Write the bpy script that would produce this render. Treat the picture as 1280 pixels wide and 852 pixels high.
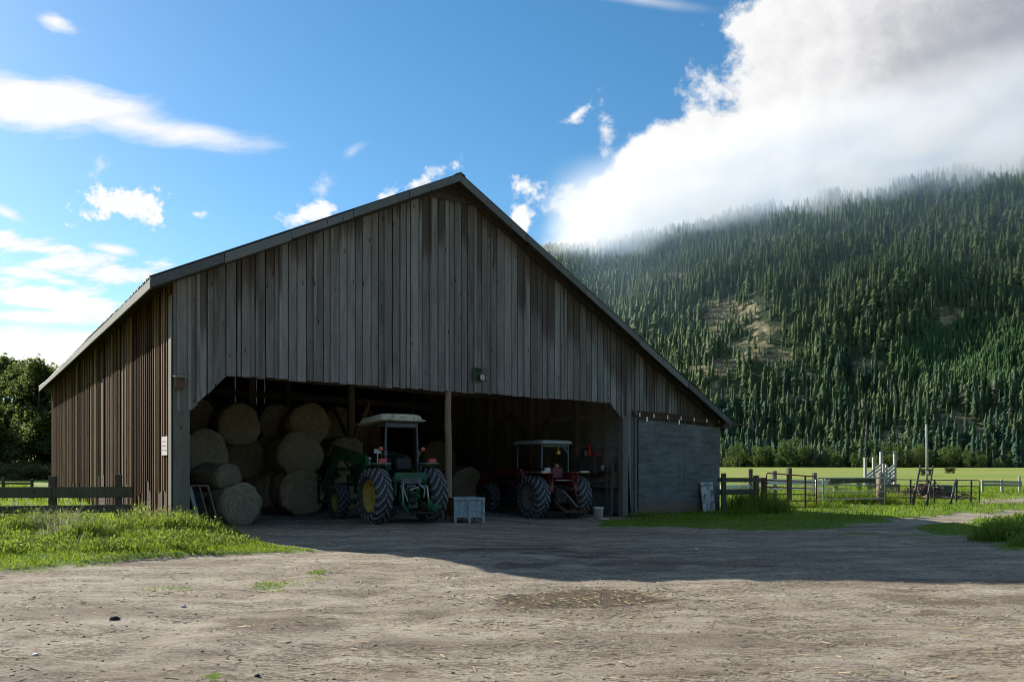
import bpy, math, random
import numpy as np
from mathutils import Vector, Matrix, Euler

for _o in list(bpy.data.objects):
    bpy.data.objects.remove(_o)
SC = bpy.context.scene
COL = SC.collection
R = math.radians
random.seed(7)
RNG = np.random.default_rng(11)

# ------------------------------------------------------------------ camera
CAMH = 1.55
HORIZ = 580.0
cam_data = bpy.data.cameras.new('camera')
cam_data.sensor_width = 36.0
cam_data.lens = 36.0 * 1000.0 / 1280.0
cam_data.shift_y = (HORIZ - 426.0) / 1280.0
cam_data.clip_start = 0.1
cam_data.clip_end = 9000.0
camera = bpy.data.objects.new('camera', cam_data)
camera.location = (0, 0, CAMH)
camera.rotation_euler = (R(90), 0, 0)
COL.objects.link(camera)
SC.camera = camera

# ------------------------------------------------------------------ render / exposure
SC.view_settings.view_transform = 'Standard'
SC.view_settings.look = 'None'
SC.view_settings.exposure = 0.95
SC.view_settings.gamma = 1.0
SC.view_settings.use_curve_mapping = False
SC.render.engine = 'CYCLES'
SC.cycles.use_denoising = True
SC.cycles.pixel_filter_type = 'BLACKMAN_HARRIS'
SC.cycles.filter_width = 1.0
SC.cycles.max_bounces = 6
SC.cycles.diffuse_bounces = 3
SC.cycles.glossy_bounces = 2
SC.cycles.transmission_bounces = 2
SC.cycles.transparent_max_bounces = 8
SC.cycles.volume_bounces = 2
SC.cycles.volume_step_rate = 2.0
SC.cycles.caustics_reflective = False
SC.cycles.caustics_refractive = False

# ------------------------------------------------------------------ sun
SUN_AZ = R(-51.0)            # from +Y towards +X
SUN_EL = R(27.5)
S = Vector((math.sin(SUN_AZ) * math.cos(SUN_EL), math.cos(SUN_AZ) * math.cos(SUN_EL), math.sin(SUN_EL)))
sun_data = bpy.data.lights.new('sun', 'SUN')
sun_data.energy = 4.8
sun_data.angle = R(0.55)
sun_data.color = (1.0, 0.93, 0.82)
sun = bpy.data.objects.new('sun', sun_data)
sun.rotation_euler = S.to_track_quat('Z', 'Y').to_euler()
sun.location = (-60, 50, 60)
COL.objects.link(sun)


# ------------------------------------------------------------------ node helpers
class NT:
    """small wrapper that writes node expressions"""
    def __init__(self, tree):
        self.t = tree
        self.n = tree.nodes
        self.l = tree.links

    def node(self, kind, **kw):
        n = self.n.new(kind)
        for k, v in kw.items():
            setattr(n, k, v)
        return n

    def put(self, sock, v):
        if v is None:
            return
        if isinstance(v, bpy.types.NodeSocket):
            self.l.new(v, sock)
        elif sock.type == 'RGBA' and not isinstance(v, (int, float)) and len(v) == 3:
            sock.default_value = (*v, 1.0)
        else:
            sock.default_value = v

    def m(self, op, a, b=None, c=None, clamp=False):
        n = self.node('ShaderNodeMath', operation=op)
        n.use_clamp = clamp
        self.put(n.inputs[0], a)
        self.put(n.inputs[1], b)
        self.put(n.inputs[2], c)
        return n.outputs[0]

    def add(self, a, b): return self.m('ADD', a, b)
    def sub(self, a, b): return self.m('SUBTRACT', a, b)
    def mul(self, a, b): return self.m('MULTIPLY', a, b)

    def step(self, v, lo, hi, to0=0.0, to1=1.0, smooth=True):
        n = self.node('ShaderNodeMapRange')
        n.interpolation_type = 'SMOOTHSTEP' if smooth else 'LINEAR'
        n.clamp = True
        self.put(n.inputs['Value'], v)
        n.inputs['From Min'].default_value = lo
        n.inputs['From Max'].default_value = hi
        n.inputs['To Min'].default_value = to0
        n.inputs['To Max'].default_value = to1
        return n.outputs[0]

    def vmul(self, v, s):
        n = self.node('ShaderNodeVectorMath', operation='MULTIPLY')
        self.put(n.inputs[0], v)
        self.put(n.inputs[1], s)
        return n.outputs[0]

    def vadd(self, v, s):
        n = self.node('ShaderNodeVectorMath', operation='ADD')
        self.put(n.inputs[0], v)
        self.put(n.inputs[1], s)
        return n.outputs[0]

    def noise(self, vec, scale=1.0, detail=4.0, rough=0.55, dist=0.0, col=False):
        n = self.node('ShaderNodeTexNoise')
        self.put(n.inputs['Vector'], vec)
        n.inputs['Scale'].default_value = scale
        n.inputs['Detail'].default_value = detail
        n.inputs['Roughness'].default_value = rough
        n.inputs['Distortion'].default_value = dist
        return n.outputs['Color' if col else 'Fac']

    def voro(self, vec, scale=1.0, feature='F1', out='Distance', rnd=1.0):
        n = self.node('ShaderNodeTexVoronoi', feature=feature)
        self.put(n.inputs['Vector'], vec)
        n.inputs['Scale'].default_value = scale
        n.inputs['Randomness'].default_value = rnd
        return n.outputs[out]

    def mix(self, f, a, b, blend='MIX'):
        n = self.node('ShaderNodeMix', data_type='RGBA', blend_type=blend)
        n.clamp_factor = True
        self.put(n.inputs[0], f)
        self.put(n.inputs[6], a)
        self.put(n.inputs[7], b)
        return n.outputs[2]

    def ramp(self, f, stops):
        n = self.node('ShaderNodeValToRGB')
        cr = n.color_ramp
        while len(cr.elements) < len(stops):
            cr.elements.new(0.5)
        for e, (p, c) in zip(cr.elements, stops):
            e.position = p
            e.color = (*c, 1.0) if len(c) == 3 else c
        self.put(n.inputs[0], f)
        return n.outputs[0]

    def comb(self, x, y, z):
        n = self.node('ShaderNodeCombineXYZ')
        self.put(n.inputs[0], x)
        self.put(n.inputs[1], y)
        self.put(n.inputs[2], z)
        return n.outputs[0]

    def sep(self, v):
        n = self.node('ShaderNodeSeparateXYZ')
        self.put(n.inputs[0], v)
        return n.outputs[0], n.outputs[1], n.outputs[2]

    def attr(self, name, out='Fac'):
        n = self.node('ShaderNodeAttribute', attribute_name=name)
        return n.outputs[out]

    def bump(self, h, strength=0.5, dist=0.02):
        n = self.node('ShaderNodeBump')
        n.inputs['Strength'].default_value = strength
        n.inputs['Distance'].default_value = dist
        self.put(n.inputs['Height'], h)
        return n.outputs[0]

    def obj(self):
        return self.node('ShaderNodeTexCoord').outputs['Object']

    def pos(self):
        return self.node('ShaderNodeNewGeometry').outputs['Position']

    def island(self):
        return self.node('ShaderNodeNewGeometry').outputs['Random Per Island']

    def objrand(self):
        return self.node('ShaderNodeObjectInfo').outputs['Random']


def material(name, fn):
    m = bpy.data.materials.new(name)
    m.use_nodes = True
    nt = NT(m.node_tree)
    b = m.node_tree.nodes['Principled BSDF']
    fn(nt, b)
    return m


# ------------------------------------------------------------------ world: sky with clouds
world = bpy.data.worlds.new('World')
SC.world = world
world.use_nodes = True
world.cycles.sampling_method = 'MANUAL'
world.cycles.sample_map_resolution = 256
W_ = NT(world.node_tree)
for n in list(W_.n):
    W_.n.remove(n)
w_out = W_.node('ShaderNodeOutputWorld')
sky = W_.node('ShaderNodeTexSky', sky_type='NISHITA')
sky.sun_disc = False
sky.sun_elevation = SUN_EL
sky.sun_rotation = SUN_AZ
sky.altitude = 300.0
sky.air_density = 1.0
sky.dust_density = 0.25
sky.ozone_density = 2.5
bg_sky = W_.node('ShaderNodeBackground')
bg_sky.inputs['Strength'].default_value = 0.080
hsv = W_.node('ShaderNodeHueSaturation')
hsv.inputs['Saturation'].default_value = 1.25
hsv.inputs['Hue'].default_value = 0.492
W_.l.new(sky.outputs[0], hsv.inputs['Color'])
W_.l.new(hsv.outputs[0], bg_sky.inputs['Color'])

dirv = W_.node('ShaderNodeTexCoord').outputs['Generated']
dx, dy, dz = W_.sep(dirv)
dys = W_.m('MAXIMUM', dy, 0.02)
ca = W_.m('DIVIDE', dx, dys)          # bearing of a sky point
cb = W_.m('DIVIDE', dz, dys)          # its rise
cv = W_.comb(ca, cb, 0.0)
warp = W_.noise(cv, 5.0, 3.0, 0.5, col=True)
wv = W_.vadd(cv, W_.vmul(W_.vadd(warp, (-0.5, -0.5, -0.5)), (0.06, 0.05, 0.0)))
fb = W_.noise(wv, 11.0, 8.0, 0.58)                 # puffs
fb_t = W_.noise(W_.vmul(wv, (0.55, 1.9, 1.0)), 22.0, 7.0, 0.62)
fb_s = W_.noise(wv, 26.0, 7.0, 0.62)
fb_lo = W_.noise(wv, 3.2, 4.0, 0.5)
fb_st = W_.noise(W_.vmul(wv, (0.45, 1.6, 1.0)), 12.0, 7.0, 0.6)   # streaky

# the big bank: edge bearing as a function of the rise
fc = W_.node('ShaderNodeFloatCurve')
pts = [(-.10, .010), (.20, .015), (.27, .030), (.33, .045), (.35, .07), (.385, .13), (.415, .175), (.44, .222), (.48, .235),
       (.51, .25), (.545, .268), (.58, .30), (.66, .36), (.80, .42), (1.1, .5)]
cur = fc.mapping.curves[0]
pn = [((b + .1) / 1.2, a) for b, a in pts]
cur.points[0].location = pn[0]
cur.points[1].location = pn[-1]
for p in pn[1:-1]:
    cur.points.new(*p)
for p in cur.points:
    p.handle_type = 'AUTO_CLAMPED'
fc.mapping.update()
W_.put(fc.inputs['Value'], W_.m('DIVIDE', W_.add(cb, 0.1), 1.2))
edge = fc.outputs[0]
d1 = W_.sub(ca, edge)
fb_e = W_.noise(wv, 8.0, 9.0, 0.62)
dn = W_.add(d1, W_.add(W_.mul(W_.sub(fb_e, 0.5), 0.25), W_.mul(W_.sub(fb, 0.5), 0.10)))
big = W_.step(dn, -0.006, 0.026)
big_b = W_.add(W_.step(W_.add(d1, W_.mul(W_.sub(fb_lo, 0.5), 0.34)), 0.02, 0.40, 1.0, 0.0), 0.0)
big_b = W_.add(big_b, W_.mul(W_.sub(W_.noise(wv, 6.5, 6.0, 0.55), 0.5), 0.75))
fb_o = W_.noise(W_.vadd(wv, (-0.022, 0.014, 0.0)), 8.0, 9.0, 0.62)
relief = W_.mul(W_.sub(fb_e, fb_o), 1.1)
low_b = W_.step(W_.sub(cb, W_.mul(ca, 0.22)), 0.19, 0.33)          # the lee side above the slope is greyer
big_b = W_.mul(W_.m('MAXIMUM', W_.m('MINIMUM', W_.add(big_b, relief), 1.0), 0.0), W_.add(0.55, W_.mul(low_b, 0.45)))


def puff(px, py, rx, ry, ang, fac, k, soft=0.5):
    a0, b0 = (px - 640) / 1000.0, (HORIZ - py) / 1000.0
    x = W_.sub(ca, a0)
    y = W_.sub(cb, b0)
    c, s = math.cos(R(ang)), math.sin(R(ang))
    u = W_.m('DIVIDE', W_.add(W_.mul(x, c), W_.mul(y, s)), rx / 1000.0)
    v = W_.m('DIVIDE', W_.sub(W_.mul(y, c), W_.mul(x, s)), ry / 1000.0)
    r = W_.m('SQRT', W_.add(W_.mul(u, u), W_.mul(v, v)))
    return W_.step(W_.add(W_.sub(1.0, r), W_.mul(W_.sub(fac, 0.5), k)), 0.0, soft)


small = None
for spec in [
    (30, 124, 190, 44, -9, fb_st, 1.5, .5), (180, 158, 180, 27, -9, fb_st, 1.7, .8), (-120, 90, 160, 50, -9, fb_st, 1.5, .6),
    (150, 257, 63, 24, -4, fb_s, 5.1, .6), (70, 28, 34, 15, -20, fb_st, 3.4, .9), (130, 210, 28, 19, 0, fb_s, 5.1, 2.2),
    (390, 264, 44, 15, 15, fb_s, 4.8, .8), (520, 228, 46, 13, 25, fb_s, 4.8, .9), (660, 237, 22, 17, 0, fb_s, 4.8, .8),
    (755, 165, 13, 39, 10, fb_s, 5.4, 1.5), (720, 143, 19, 9, 35, fb_s, 5.4, 1.2), (648, 272, 28, 19, -40, fb_s, 4.2, .7),
    (245, 268, 15, 7, 0, fb_s, 4.8, 1.0), (440, 190, 26, 10, 35, fb_st, 3.2, 2.0), (405, 240, 19, 17, 60, fb_s, 5.1, 2.2),
    (15, 303, 80, 15, -10, fb_t, 3.4, .6), (95, 331, 120, 19, -6, fb_t, 3.8, .7), (40, 371, 130, 24, -8, fb_t, 3.2, .5), (60, 347, 70, 12, -12, fb_t, 3.6, .7),
    (60, 397, 150, 11, -3, fb_st, 2.2, .6), (10, 452, 240, 48, 2, fb_st, 1.3, .3), (140, 312, 40, 9, -10, fb_st, 2.6, 1.0),
    (10, 268, 40, 9, -25, fb_st, 3.0, 1.2), (-200, 330, 200, 40, -5, fb_st, 2.0, .6), (800, 0, 130, 14, -8, fb_lo, 2.2, 1.6),
    (-500, 200, 300, 60, -5, fb_st, 2.4, .6), (-700, 420, 500, 70, 0, fb_st, 2.0, .6),
]:
    p = puff(*spec)
    small = p if small is None else W_.m('MAXIMUM', small, p)
ahead = W_.step(dy, 0.05, 0.15)
small = W_.mul(small, ahead)
big = W_.mul(big, W_.step(dy, 0.03, 0.12))
col_big = W_.ramp(big_b, [(0.0, (.40, .435, .50)), (0.35, (.56, .57, .61)), (0.7, (.80, .80, .82)), (1.0, (.97, .97, .97))])
# broken cloud added in the unseen sky behind the camera, for neutral ambient light
rest_n = W_.noise(W_.vmul(dirv, (1.6, 1.6, 3.2)), 1.6, 6.0, 0.6)
rest = W_.mul(W_.step(rest_n, 0.52, 0.64), W_.mul(W_.step(dy, 0.05, -0.25), W_.step(dz, -0.02, 0.05)))
small = W_.m('MAXIMUM', small, W_.mul(rest, 0.9))
bg_big = W_.node('ShaderNodeBackground')
bg_big.inputs['Strength'].default_value = 0.52
W_.l.new(col_big, bg_big.inputs['Color'])
bg_small = W_.node('ShaderNodeBackground')
bg_small.inputs['Color'].default_value = (0.97, 0.97, 0.96, 1)
bg_small.inputs['Strength'].default_value = 0.54
mx1 = W_.node('ShaderNodeMixShader')
W_.l.new(W_.mul(small, 0.97), mx1.inputs[0])
W_.l.new(bg_sky.outputs[0], mx1.inputs[1])
W_.l.new(bg_small.outputs[0], mx1.inputs[2])
mx2 = W_.node('ShaderNodeMixShader')
W_.l.new(big, mx2.inputs[0])
W_.l.new(mx1.outputs[0], mx2.inputs[1])
W_.l.new(bg_big.outputs[0], mx2.inputs[2])
W_.l.new(mx2.outputs[0], w_out.inputs['Surface'])


# ------------------------------------------------------------------ mesh builder
class MB:
    def __init__(self):
        self.v, self.f, self.mi, self.sm = [], [], [], []
        self.cur, self.smooth = 0, False
        self.at = {}

    def face(self, idx):
        self.f.append(idx)
        self.mi.append(self.cur)
        self.sm.append(self.smooth)

    def poly(self, pts):
        i = len(self.v)
        self.v += [tuple(p) for p in pts]
        self.face(list(range(i, i + len(pts))))

    def hexa(self, b, t):
        """four bottom and four top corners, both counter-clockwise seen from outside the top"""
        i = len(self.v)
        self.v += [tuple(p) for p in b] + [tuple(p) for p in t]
        for q in ((3, 2, 1, 0), (4, 5, 6, 7), (0, 1, 5, 4), (1, 2, 6, 5), (2, 3, 7, 6), (3, 0, 4, 7)):
            self.face([i + k for k in q])

    def box(self, c, s, rot=None, taper=1.0):
        hx, hy, hz = s[0] / 2, s[1] / 2, s[2] / 2
        pts = [Vector((x * hx, y * hy, -hz)) for x, y in ((-1, -1), (1, -1), (1, 1), (-1, 1))]
        pts += [Vector((x * hx * taper, y * hy * taper, hz)) for x, y in ((-1, -1), (1, -1), (1, 1), (-1, 1))]
        if rot is not None:
            mt = rot if isinstance(rot, Matrix) else Euler(rot).to_matrix()
            pts = [mt @ p for p in pts]
        c = Vector(c)
        pts = [p + c for p in pts]
        self.hexa(pts[:4], pts[4:])

    def bbox(self, c, s, ch=0.02, rot=None):
        """box with chamfered edges"""
        hx, hy, hz = s[0] / 2, s[1] / 2, s[2] / 2
        ch = min(ch, hx * .9, hy * .9, hz * .9)
        rings = []
        def ring(x, y, z, k):
            return [Vector(p) for p in ((-x + k, -y, z), (x - k, -y, z), (x, -y + k, z), (x, y - k, z), (x - k, y, z), (-x + k, y, z), (-x, y - k, z), (-x, -y + k, z))]
        rings = [ring(hx - ch, hy - ch, -hz, ch * .5), ring(hx, hy, -hz + ch, ch), ring(hx, hy, hz - ch, ch), ring(hx - ch, hy - ch, hz, ch * .5)]
        mt = None
        if rot is not None:
            mt = rot if isinstance(rot, Matrix) else Euler(rot).to_matrix()
        i = len(self.v)
        for r_ in rings:
            for p in r_:
                q = (mt @ p if mt else p) + Vector(c)
                self.v.append(tuple(q))
        self.face([i + 7 - k for k in range(8)])
        for a in range(3):
            for k in range(8):
                self.face([i + a * 8 + k, i + a * 8 + (k + 1) % 8, i + a * 8 + 8 + (k + 1) % 8, i + a * 8 + 8 + k])
        self.face([i + 24 + k for k in range(8)])

    def bar(self, p0, p1, w, h, up=(0, 0, 1), ch=None):
        p0, p1 = Vector(p0), Vector(p1)
        d = p1 - p0
        L = d.length
        d.normalize()
        u = Vector(up)
        if abs(d.dot(u)) > 0.98:
            u = Vector((0, 1, 0))
        x = d.cross(u).normalized()
        z = x.cross(d).normalized()
        mt = Matrix((x, d, z)).transposed()
        if ch:
            self.bbox((p0 + p1) / 2, (w, L, h), ch, mt)
        else:
            self.box((p0 + p1) / 2, (w, L, h), mt)

    def tube(self, pts, r, seg=8, cap=True):
        pts = [Vector(p) for p in pts]
        rs = r if isinstance(r, (list, tuple)) else [r] * len(pts)
        i0 = len(self.v)
        prev = None
        for k, p in enumerate(pts):
            d = (pts[min(k + 1, len(pts) - 1)] - pts[max(k - 1, 0)]).normalized()
            if prev is None:
                a = Vector((0, 0, 1)) if abs(d.z) < 0.9 else Vector((1, 0, 0))
                x = d.cross(a).normalized()
            else:
                x = (prev - d * prev.dot(d)).normalized()
            prev = x
            y = d.cross(x)
            for s in range(seg):
                t = 2 * math.pi * s / seg
                self.v.append(tuple(p + x * math.cos(t) * rs[k] + y * math.sin(t) * rs[k]))
        old = self.smooth
        self.smooth = seg > 6
        for k in range(len(pts) - 1):
            for s in range(seg):
                a, b = i0 + k * seg + s, i0 + k * seg + (s + 1) % seg
                self.face([a, b, b + seg, a + seg])
        self.smooth = old
        if cap:
            self.face([i0 + s for s in reversed(range(seg))])
            self.face([i0 + (len(pts) - 1) * seg + s for s in range(seg)])

    def lathe(self, prof, seg=24, axis='X', c=(0, 0, 0), closed=False, smooth=True):
        """prof: list of (along axis, radius)"""
        i0 = len(self.v)
        c = Vector(c)
        for x, r in prof:
            for s in range(seg):
                t = 2 * math.pi * s / seg
                if axis == 'X':
                    p = Vector((x, r * math.cos(t), r * math.sin(t)))
                elif axis == 'Y':
                    p = Vector((r * math.sin(t), x, r * math.cos(t)))
                else:
                    p = Vector((r * math.cos(t), r * math.sin(t), x))
                self.v.append(tuple(p + c))
        n = len(prof)
        old = self.smooth
        self.smooth = smooth
        for k in range(n if closed else n - 1):
            for s in range(seg):
                a = i0 + k * seg + s
                b = i0 + k * seg + (s + 1) % seg
                k2 = (k + 1) % n
                a2 = i0 + k2 * seg + s
                b2 = i0 + k2 * seg + (s + 1) % seg
                self.face([a, b, b2, a2])
        self.smooth = old

    def prism(self, pts, off):
        """closed polygon pts (3D) extruded by vector off"""
        n = len(pts)
        off = Vector(off)
        i = len(self.v)
        self.v += [tuple(p) for p in pts] + [tuple(Vector(p) + off) for p in pts]
        self.face([i + k for k in range(n)])
        self.face([i + n + k for k in reversed(range(n))])
        for k in range(n):
            k2 = (k + 1) % n
            self.face([i + k2, i + k, i + n + k, i + n + k2])

    def build(self, name, mats, parent=None, loc=None, rotz=None, fix=True):
        me = bpy.data.meshes.new(name)
        me.from_pydata(self.v, [], self.f)
        mats = mats if isinstance(mats, (list, tuple)) else [mats]
        for m in mats:
            me.materials.append(m)
        if len(mats) > 1:
            me.polygons.foreach_set('material_index', self.mi)
        me.polygons.foreach_set('use_smooth', self.sm)
        for k, vals in self.at.items():
            a = me.attributes.new(k, 'FLOAT', 'POINT')
            a.data.foreach_set('value', vals)
        if fix:
            import bmesh
            bm = bmesh.new()
            bm.from_mesh(me)
            bmesh.ops.recalc_face_normals(bm, faces=bm.faces)
            bm.to_mesh(me)
            bm.free()
        me.update()
        o = bpy.data.objects.new(name, me)
        COL.objects.link(o)
        if parent is not None:
            o.parent = parent
        if loc is not None:
            o.location = loc
        if rotz is not None:
            o.rotation_euler = (0, 0, rotz)
        return o


def np_mesh(name, V, F, mat, attrs=None, parent=None, smooth=False, mi=None):
    """V (n,3), F list of arrays with equal row length each (tri array, quad array)"""
    me = bpy.data.meshes.new(name)
    V = np.asarray(V, dtype=np.float32)
    me.vertices.add(len(V))
    me.vertices.foreach_set('co', V.ravel())
    idx = np.concatenate([f.ravel() for f in F]).astype(np.int32)
    tot = np.concatenate([np.full(len(f), f.shape[1], dtype=np.int32) for f in F])
    start = np.concatenate([[0], np.cumsum(tot)[:-1]]).astype(np.int32)
    me.loops.add(len(idx))
    me.loops.foreach_set('vertex_index', idx)
    me.polygons.add(len(tot))
    me.polygons.foreach_set('loop_start', start)
    me.polygons.foreach_set('loop_total', tot)
    for m in (mat if isinstance(mat, (list, tuple)) else [mat]):
        me.materials.append(m)
    if mi is not None:
        me.polygons.foreach_set('material_index', mi)
    if smooth:
        me.polygons.foreach_set('use_smooth', np.ones(len(tot), dtype=bool))
    for k, vals in (attrs or {}).items():
        a = me.attributes.new(k, 'FLOAT', 'POINT')
        a.data.foreach_set('value', np.asarray(vals, dtype=np.float32))
    me.update(calc_edges=True)
    me.validate()
    o = bpy.data.objects.new(name, me)
    COL.objects.link(o)
    if parent is not None:
        o.parent = parent
    return o


def tag(o, label=None, cat=None, group=None, kind=None):
    if label: o['label'] = label
    if cat: o['category'] = cat
    if group: o['group'] = group
    if kind: o['kind'] = kind
    return o


def thing(name, label, cat, loc=(0, 0, 0), rotz=0.0, group=None):
    o = bpy.data.objects.new(name, None)
    o.empty_display_size = 0.3
    COL.objects.link(o)
    o.location = loc
    o.rotation_euler = (0, 0, rotz)
    return tag(o, label, cat, group)


KIDS = {}


def copy_tree(o, parent=None):
    c = o.copy()
    COL.objects.link(c)
    if parent is not None:
        c.parent = parent
    for ch in list(o.children):
        copy_tree(ch, c)
    return c


# ------------------------------------------------------------------ where things stand
TH = math.atan2(689.0, 1000.0)                 # the barn is turned this much
CT, ST = math.cos(TH), math.sin(TH)
D_POST = 22.5
_zc = D_POST * 1528.0 / 1875.0
P0 = Vector((-0.424 * _zc, _zc, 0.0))          # front left corner of the barn


def sstep(x, a, b):
    t = np.clip((x - a) / (b - a), 0, 1)
    return t * t * (3 - 2 * t)


def gz(x, y):
    """height of the yard: level by the camera, a little lower to the right of the barn"""
    return float(-0.17 * sstep(x, -2.5, 2.0) * sstep(y, 13.0, 21.0))


def Wp(px, py, Y):
    return Vector(((px - 640.0) / 1000.0 * Y, Y, CAMH + (HORIZ - py) / 1000.0 * Y))


def Gp(px, Y):
    x = (px - 640.0) / 1000.0 * Y
    return Vector((x, Y, gz(x, Y)))


def uv(px, py, v0=0.0):
    """point of the barn's plane v = v0 behind a pixel of the photograph, in barn coordinates (u, z)"""
    a = (px - 640.0) / 1000.0
    t = (v0 - P0.x * ST + P0.y * CT) / (CT - a * ST)
    u = (a * t - P0.x) * CT + (t - P0.y) * ST
    return u, CAMH + (HORIZ - py) / 1000.0 * t


def BW(u, v, z=0.0):
    return Vector((P0.x + u * CT - v * ST, P0.y + u * ST + v * CT, z))


def toB(p):
    x, y = p[0] - P0.x, p[1] - P0.y
    return Vector((x * CT + y * ST, -x * ST + y * CT, p[2]))

# ------------------------------------------------------------------ materials: ground and plants
def m_ground(nt, b):
    p = nt.pos()
    g = nt.attr('grass')
    mud = nt.attr('mud')
    litter = nt.attr('litter')
    n1 = nt.noise(p, 0.55, 6.0, 0.6)
    st = nt.vmul(p, (0.35, 1.3, 1.0))
    n2 = nt.noise(st, 2.2, 8.0, 0.65, 0.6)
    n3 = nt.noise(p, 28.0, 5.0, 0.7)
    n4 = nt.noise(p, 95.0, 3.0, 0.7)
    peb = nt.voro(p, 34.0)
    dirt = nt.ramp(n2, [(0.30, (.190, .142, .100)), (0.44, (.36, .300, .222)), (0.56, (.46, .40, .31)), (0.75, (.52, .47, .385))])
    dirt = nt.mix(nt.step(n1, 0.35, 0.65), dirt, nt.mix(0.5, dirt, (.36, .315, .25)))
    dirt = nt.mix(nt.step(nt.add(nt.mul(n3, .7), nt.mul(nt.noise(nt.vmul(p, (2.2, 5.0, 1)), 1.0, 5.0, .7), .3)), 0.47, 0.62), dirt, nt.mix(0.6, dirt, (.10, .072, .050)))
    # wheel-worn lanes, damp hollows and trodden litter
    lane = nt.noise(nt.vmul(nt.vadd(p, nt.vmul(nt.noise(p, .5, 3.0, col=True), (1.2, .8, 0))), (.16, 1.05, 1)), 1.0, 4.0, .6)
    dirt = nt.mix(nt.step(lane, .50, .62, 0.0, .55), dirt, nt.mix(.75, dirt, (.135, .098, .068)))
    dirt = nt.mix(nt.step(lane, .44, .34, 0.0, .5), dirt, (.46, .405, .315))
    scrap = nt.noise(nt.vmul(p, (11, 26, 1)), 1.0, 6.0, .75, .8)
    where = nt.noise(nt.vmul(p, (.9, 2.0, 1)), 1.0, 5.0, .65)
    dirt = nt.mix(nt.mul(nt.step(scrap, .47, .56), nt.step(where, .40, .56)), dirt, nt.mix(.8, dirt, (.07, .048, .034)))
    dirt = nt.mix(nt.mul(nt.step(n4, 0.58, 0.75), 0.5), dirt, (.50, .46, .40))
    dirt = nt.mix(nt.mul(nt.step(peb, 0.17, 0.10), nt.step(n3, 0.46, 0.54)), dirt, (.30, .285, .27))
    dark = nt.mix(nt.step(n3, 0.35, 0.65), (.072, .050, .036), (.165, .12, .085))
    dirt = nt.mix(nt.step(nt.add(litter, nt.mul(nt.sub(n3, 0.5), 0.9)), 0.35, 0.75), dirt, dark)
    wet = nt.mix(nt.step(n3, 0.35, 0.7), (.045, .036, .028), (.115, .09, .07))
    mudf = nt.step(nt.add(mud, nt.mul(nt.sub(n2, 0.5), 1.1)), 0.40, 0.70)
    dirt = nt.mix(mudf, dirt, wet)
    far = nt.noise(nt.vmul(p, (0.010, 0.06, 1)), 1.0, 4.0, 0.6)
    gn = nt.noise(p, 1.3, 6.0, 0.6)
    gr = nt.ramp(gn, [(0.3, (.075, .155, .012)), (0.5, (.13, .225, .018)), (0.7, (.19, .265, .032))])
    tan = nt.mix(nt.noise(p, 0.7, 5.0), (.29, .29, .075), (.37, .30, .12))
    fy = nt.sep(p)[1]
    gr = nt.mix(nt.mul(nt.step(fy, 40.0, 110.0), nt.step(far, 0.46, 0.60)), gr, tan)
    gr = nt.mix(nt.mul(nt.step(fy, 25.0, 70.0), 0.6), gr, (.235, .29, .05))
    gr = nt.mix(nt.step(nt.noise(p, 14.0, 5.0, 0.7), 0.46, 0.62, 0.0, 0.55), gr, (.09, .085, .04))
    gf = nt.step(nt.add(g, nt.mul(nt.sub(nt.noise(p, 7.0, 6.0, 0.7), 0.5), 0.9)), 0.40, 0.62)
    nt.put(b.inputs['Base Color'], nt.mix(gf, dirt, gr))
    nt.put(b.inputs['Roughness'], nt.mix(mudf, (.95, .95, .95), (.55, .55, .55)))
    b.inputs['Specular IOR Level'].default_value = 0.25
    h = nt.add(nt.add(nt.mul(n2, 1.0), nt.mul(scrap, .5)), nt.add(nt.mul(n3, 0.55), nt.mul(n4, 0.22)))
    h = nt.add(h, nt.mul(nt.step(peb, 0.0, 0.2, 1.0, 0.0), 0.25))
    nt.put(b.inputs['Normal'], nt.bump(h, 0.9, 0.07))


def m_blade(c0, c1, c2, trans=0.25):
    def fn(nt, b):
        r = nt.island()
        n = nt.noise(nt.pos(), 0.8, 3.0)
        col = nt.ramp(nt.add(nt.mul(r, 0.6), nt.mul(nt.sub(n, 0.4), 1.5)), [(0.05, c0), (0.5, c1), (0.95, c2)])
        nt.put(b.inputs['Base Color'], col)
        b.inputs['Roughness'].default_value = 0.75
        b.inputs['Specular IOR Level'].default_value = 0.08
        tr = nt.node('ShaderNodeBsdfTranslucent')
        nt.put(tr.inputs['Color'], nt.mix(0.35, col, (.30, .36, .03)))
        mx = nt.node('ShaderNodeMixShader')
        mx.inputs[0].default_value = trans
        out = nt.n['Material Output']
        nt.l.new(b.outputs[0], mx.inputs[1])
        nt.l.new(tr.outputs[0], mx.inputs[2])
        nt.l.new(mx.outputs[0], out.inputs['Surface'])
    return fn


M_ground = material('yard_ground', m_ground)
M_grass = material('grass_blades', m_blade((.080, .165, .012), (.145, .255, .020), (.24, .32, .045), 0.55))
M_weed = material('weed_leaves', m_blade((.06, .13, .02), (.165, .265, .035), (.35, .37, .12), 0.55))
M_dry = material('dry_stalks', m_blade((.30, .28, .18), (.44, .41, .30), (.55, .52, .40), 0.3))
M_straw = material('straw', m_blade((.24, .17, .09), (.38, .29, .165), (.52, .42, .27), 0.05))


def m_stone(nt, b):
    c = nt.ramp(nt.island(), [(0, (.13, .105, .08)), (0.5, (.27, .235, .185)), (1, (.42, .38, .32))])
    nt.put(b.inputs['Base Color'], nt.mix(nt.noise(nt.pos(), 30.0), c, nt.mix(0.5, c, (.1, .09, .08))))
    b.inputs['Roughness'].default_value = 0.9


M_stone = material('stone', m_stone)

# ------------------------------------------------------------------ ground: one sheet to the horizon


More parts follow.
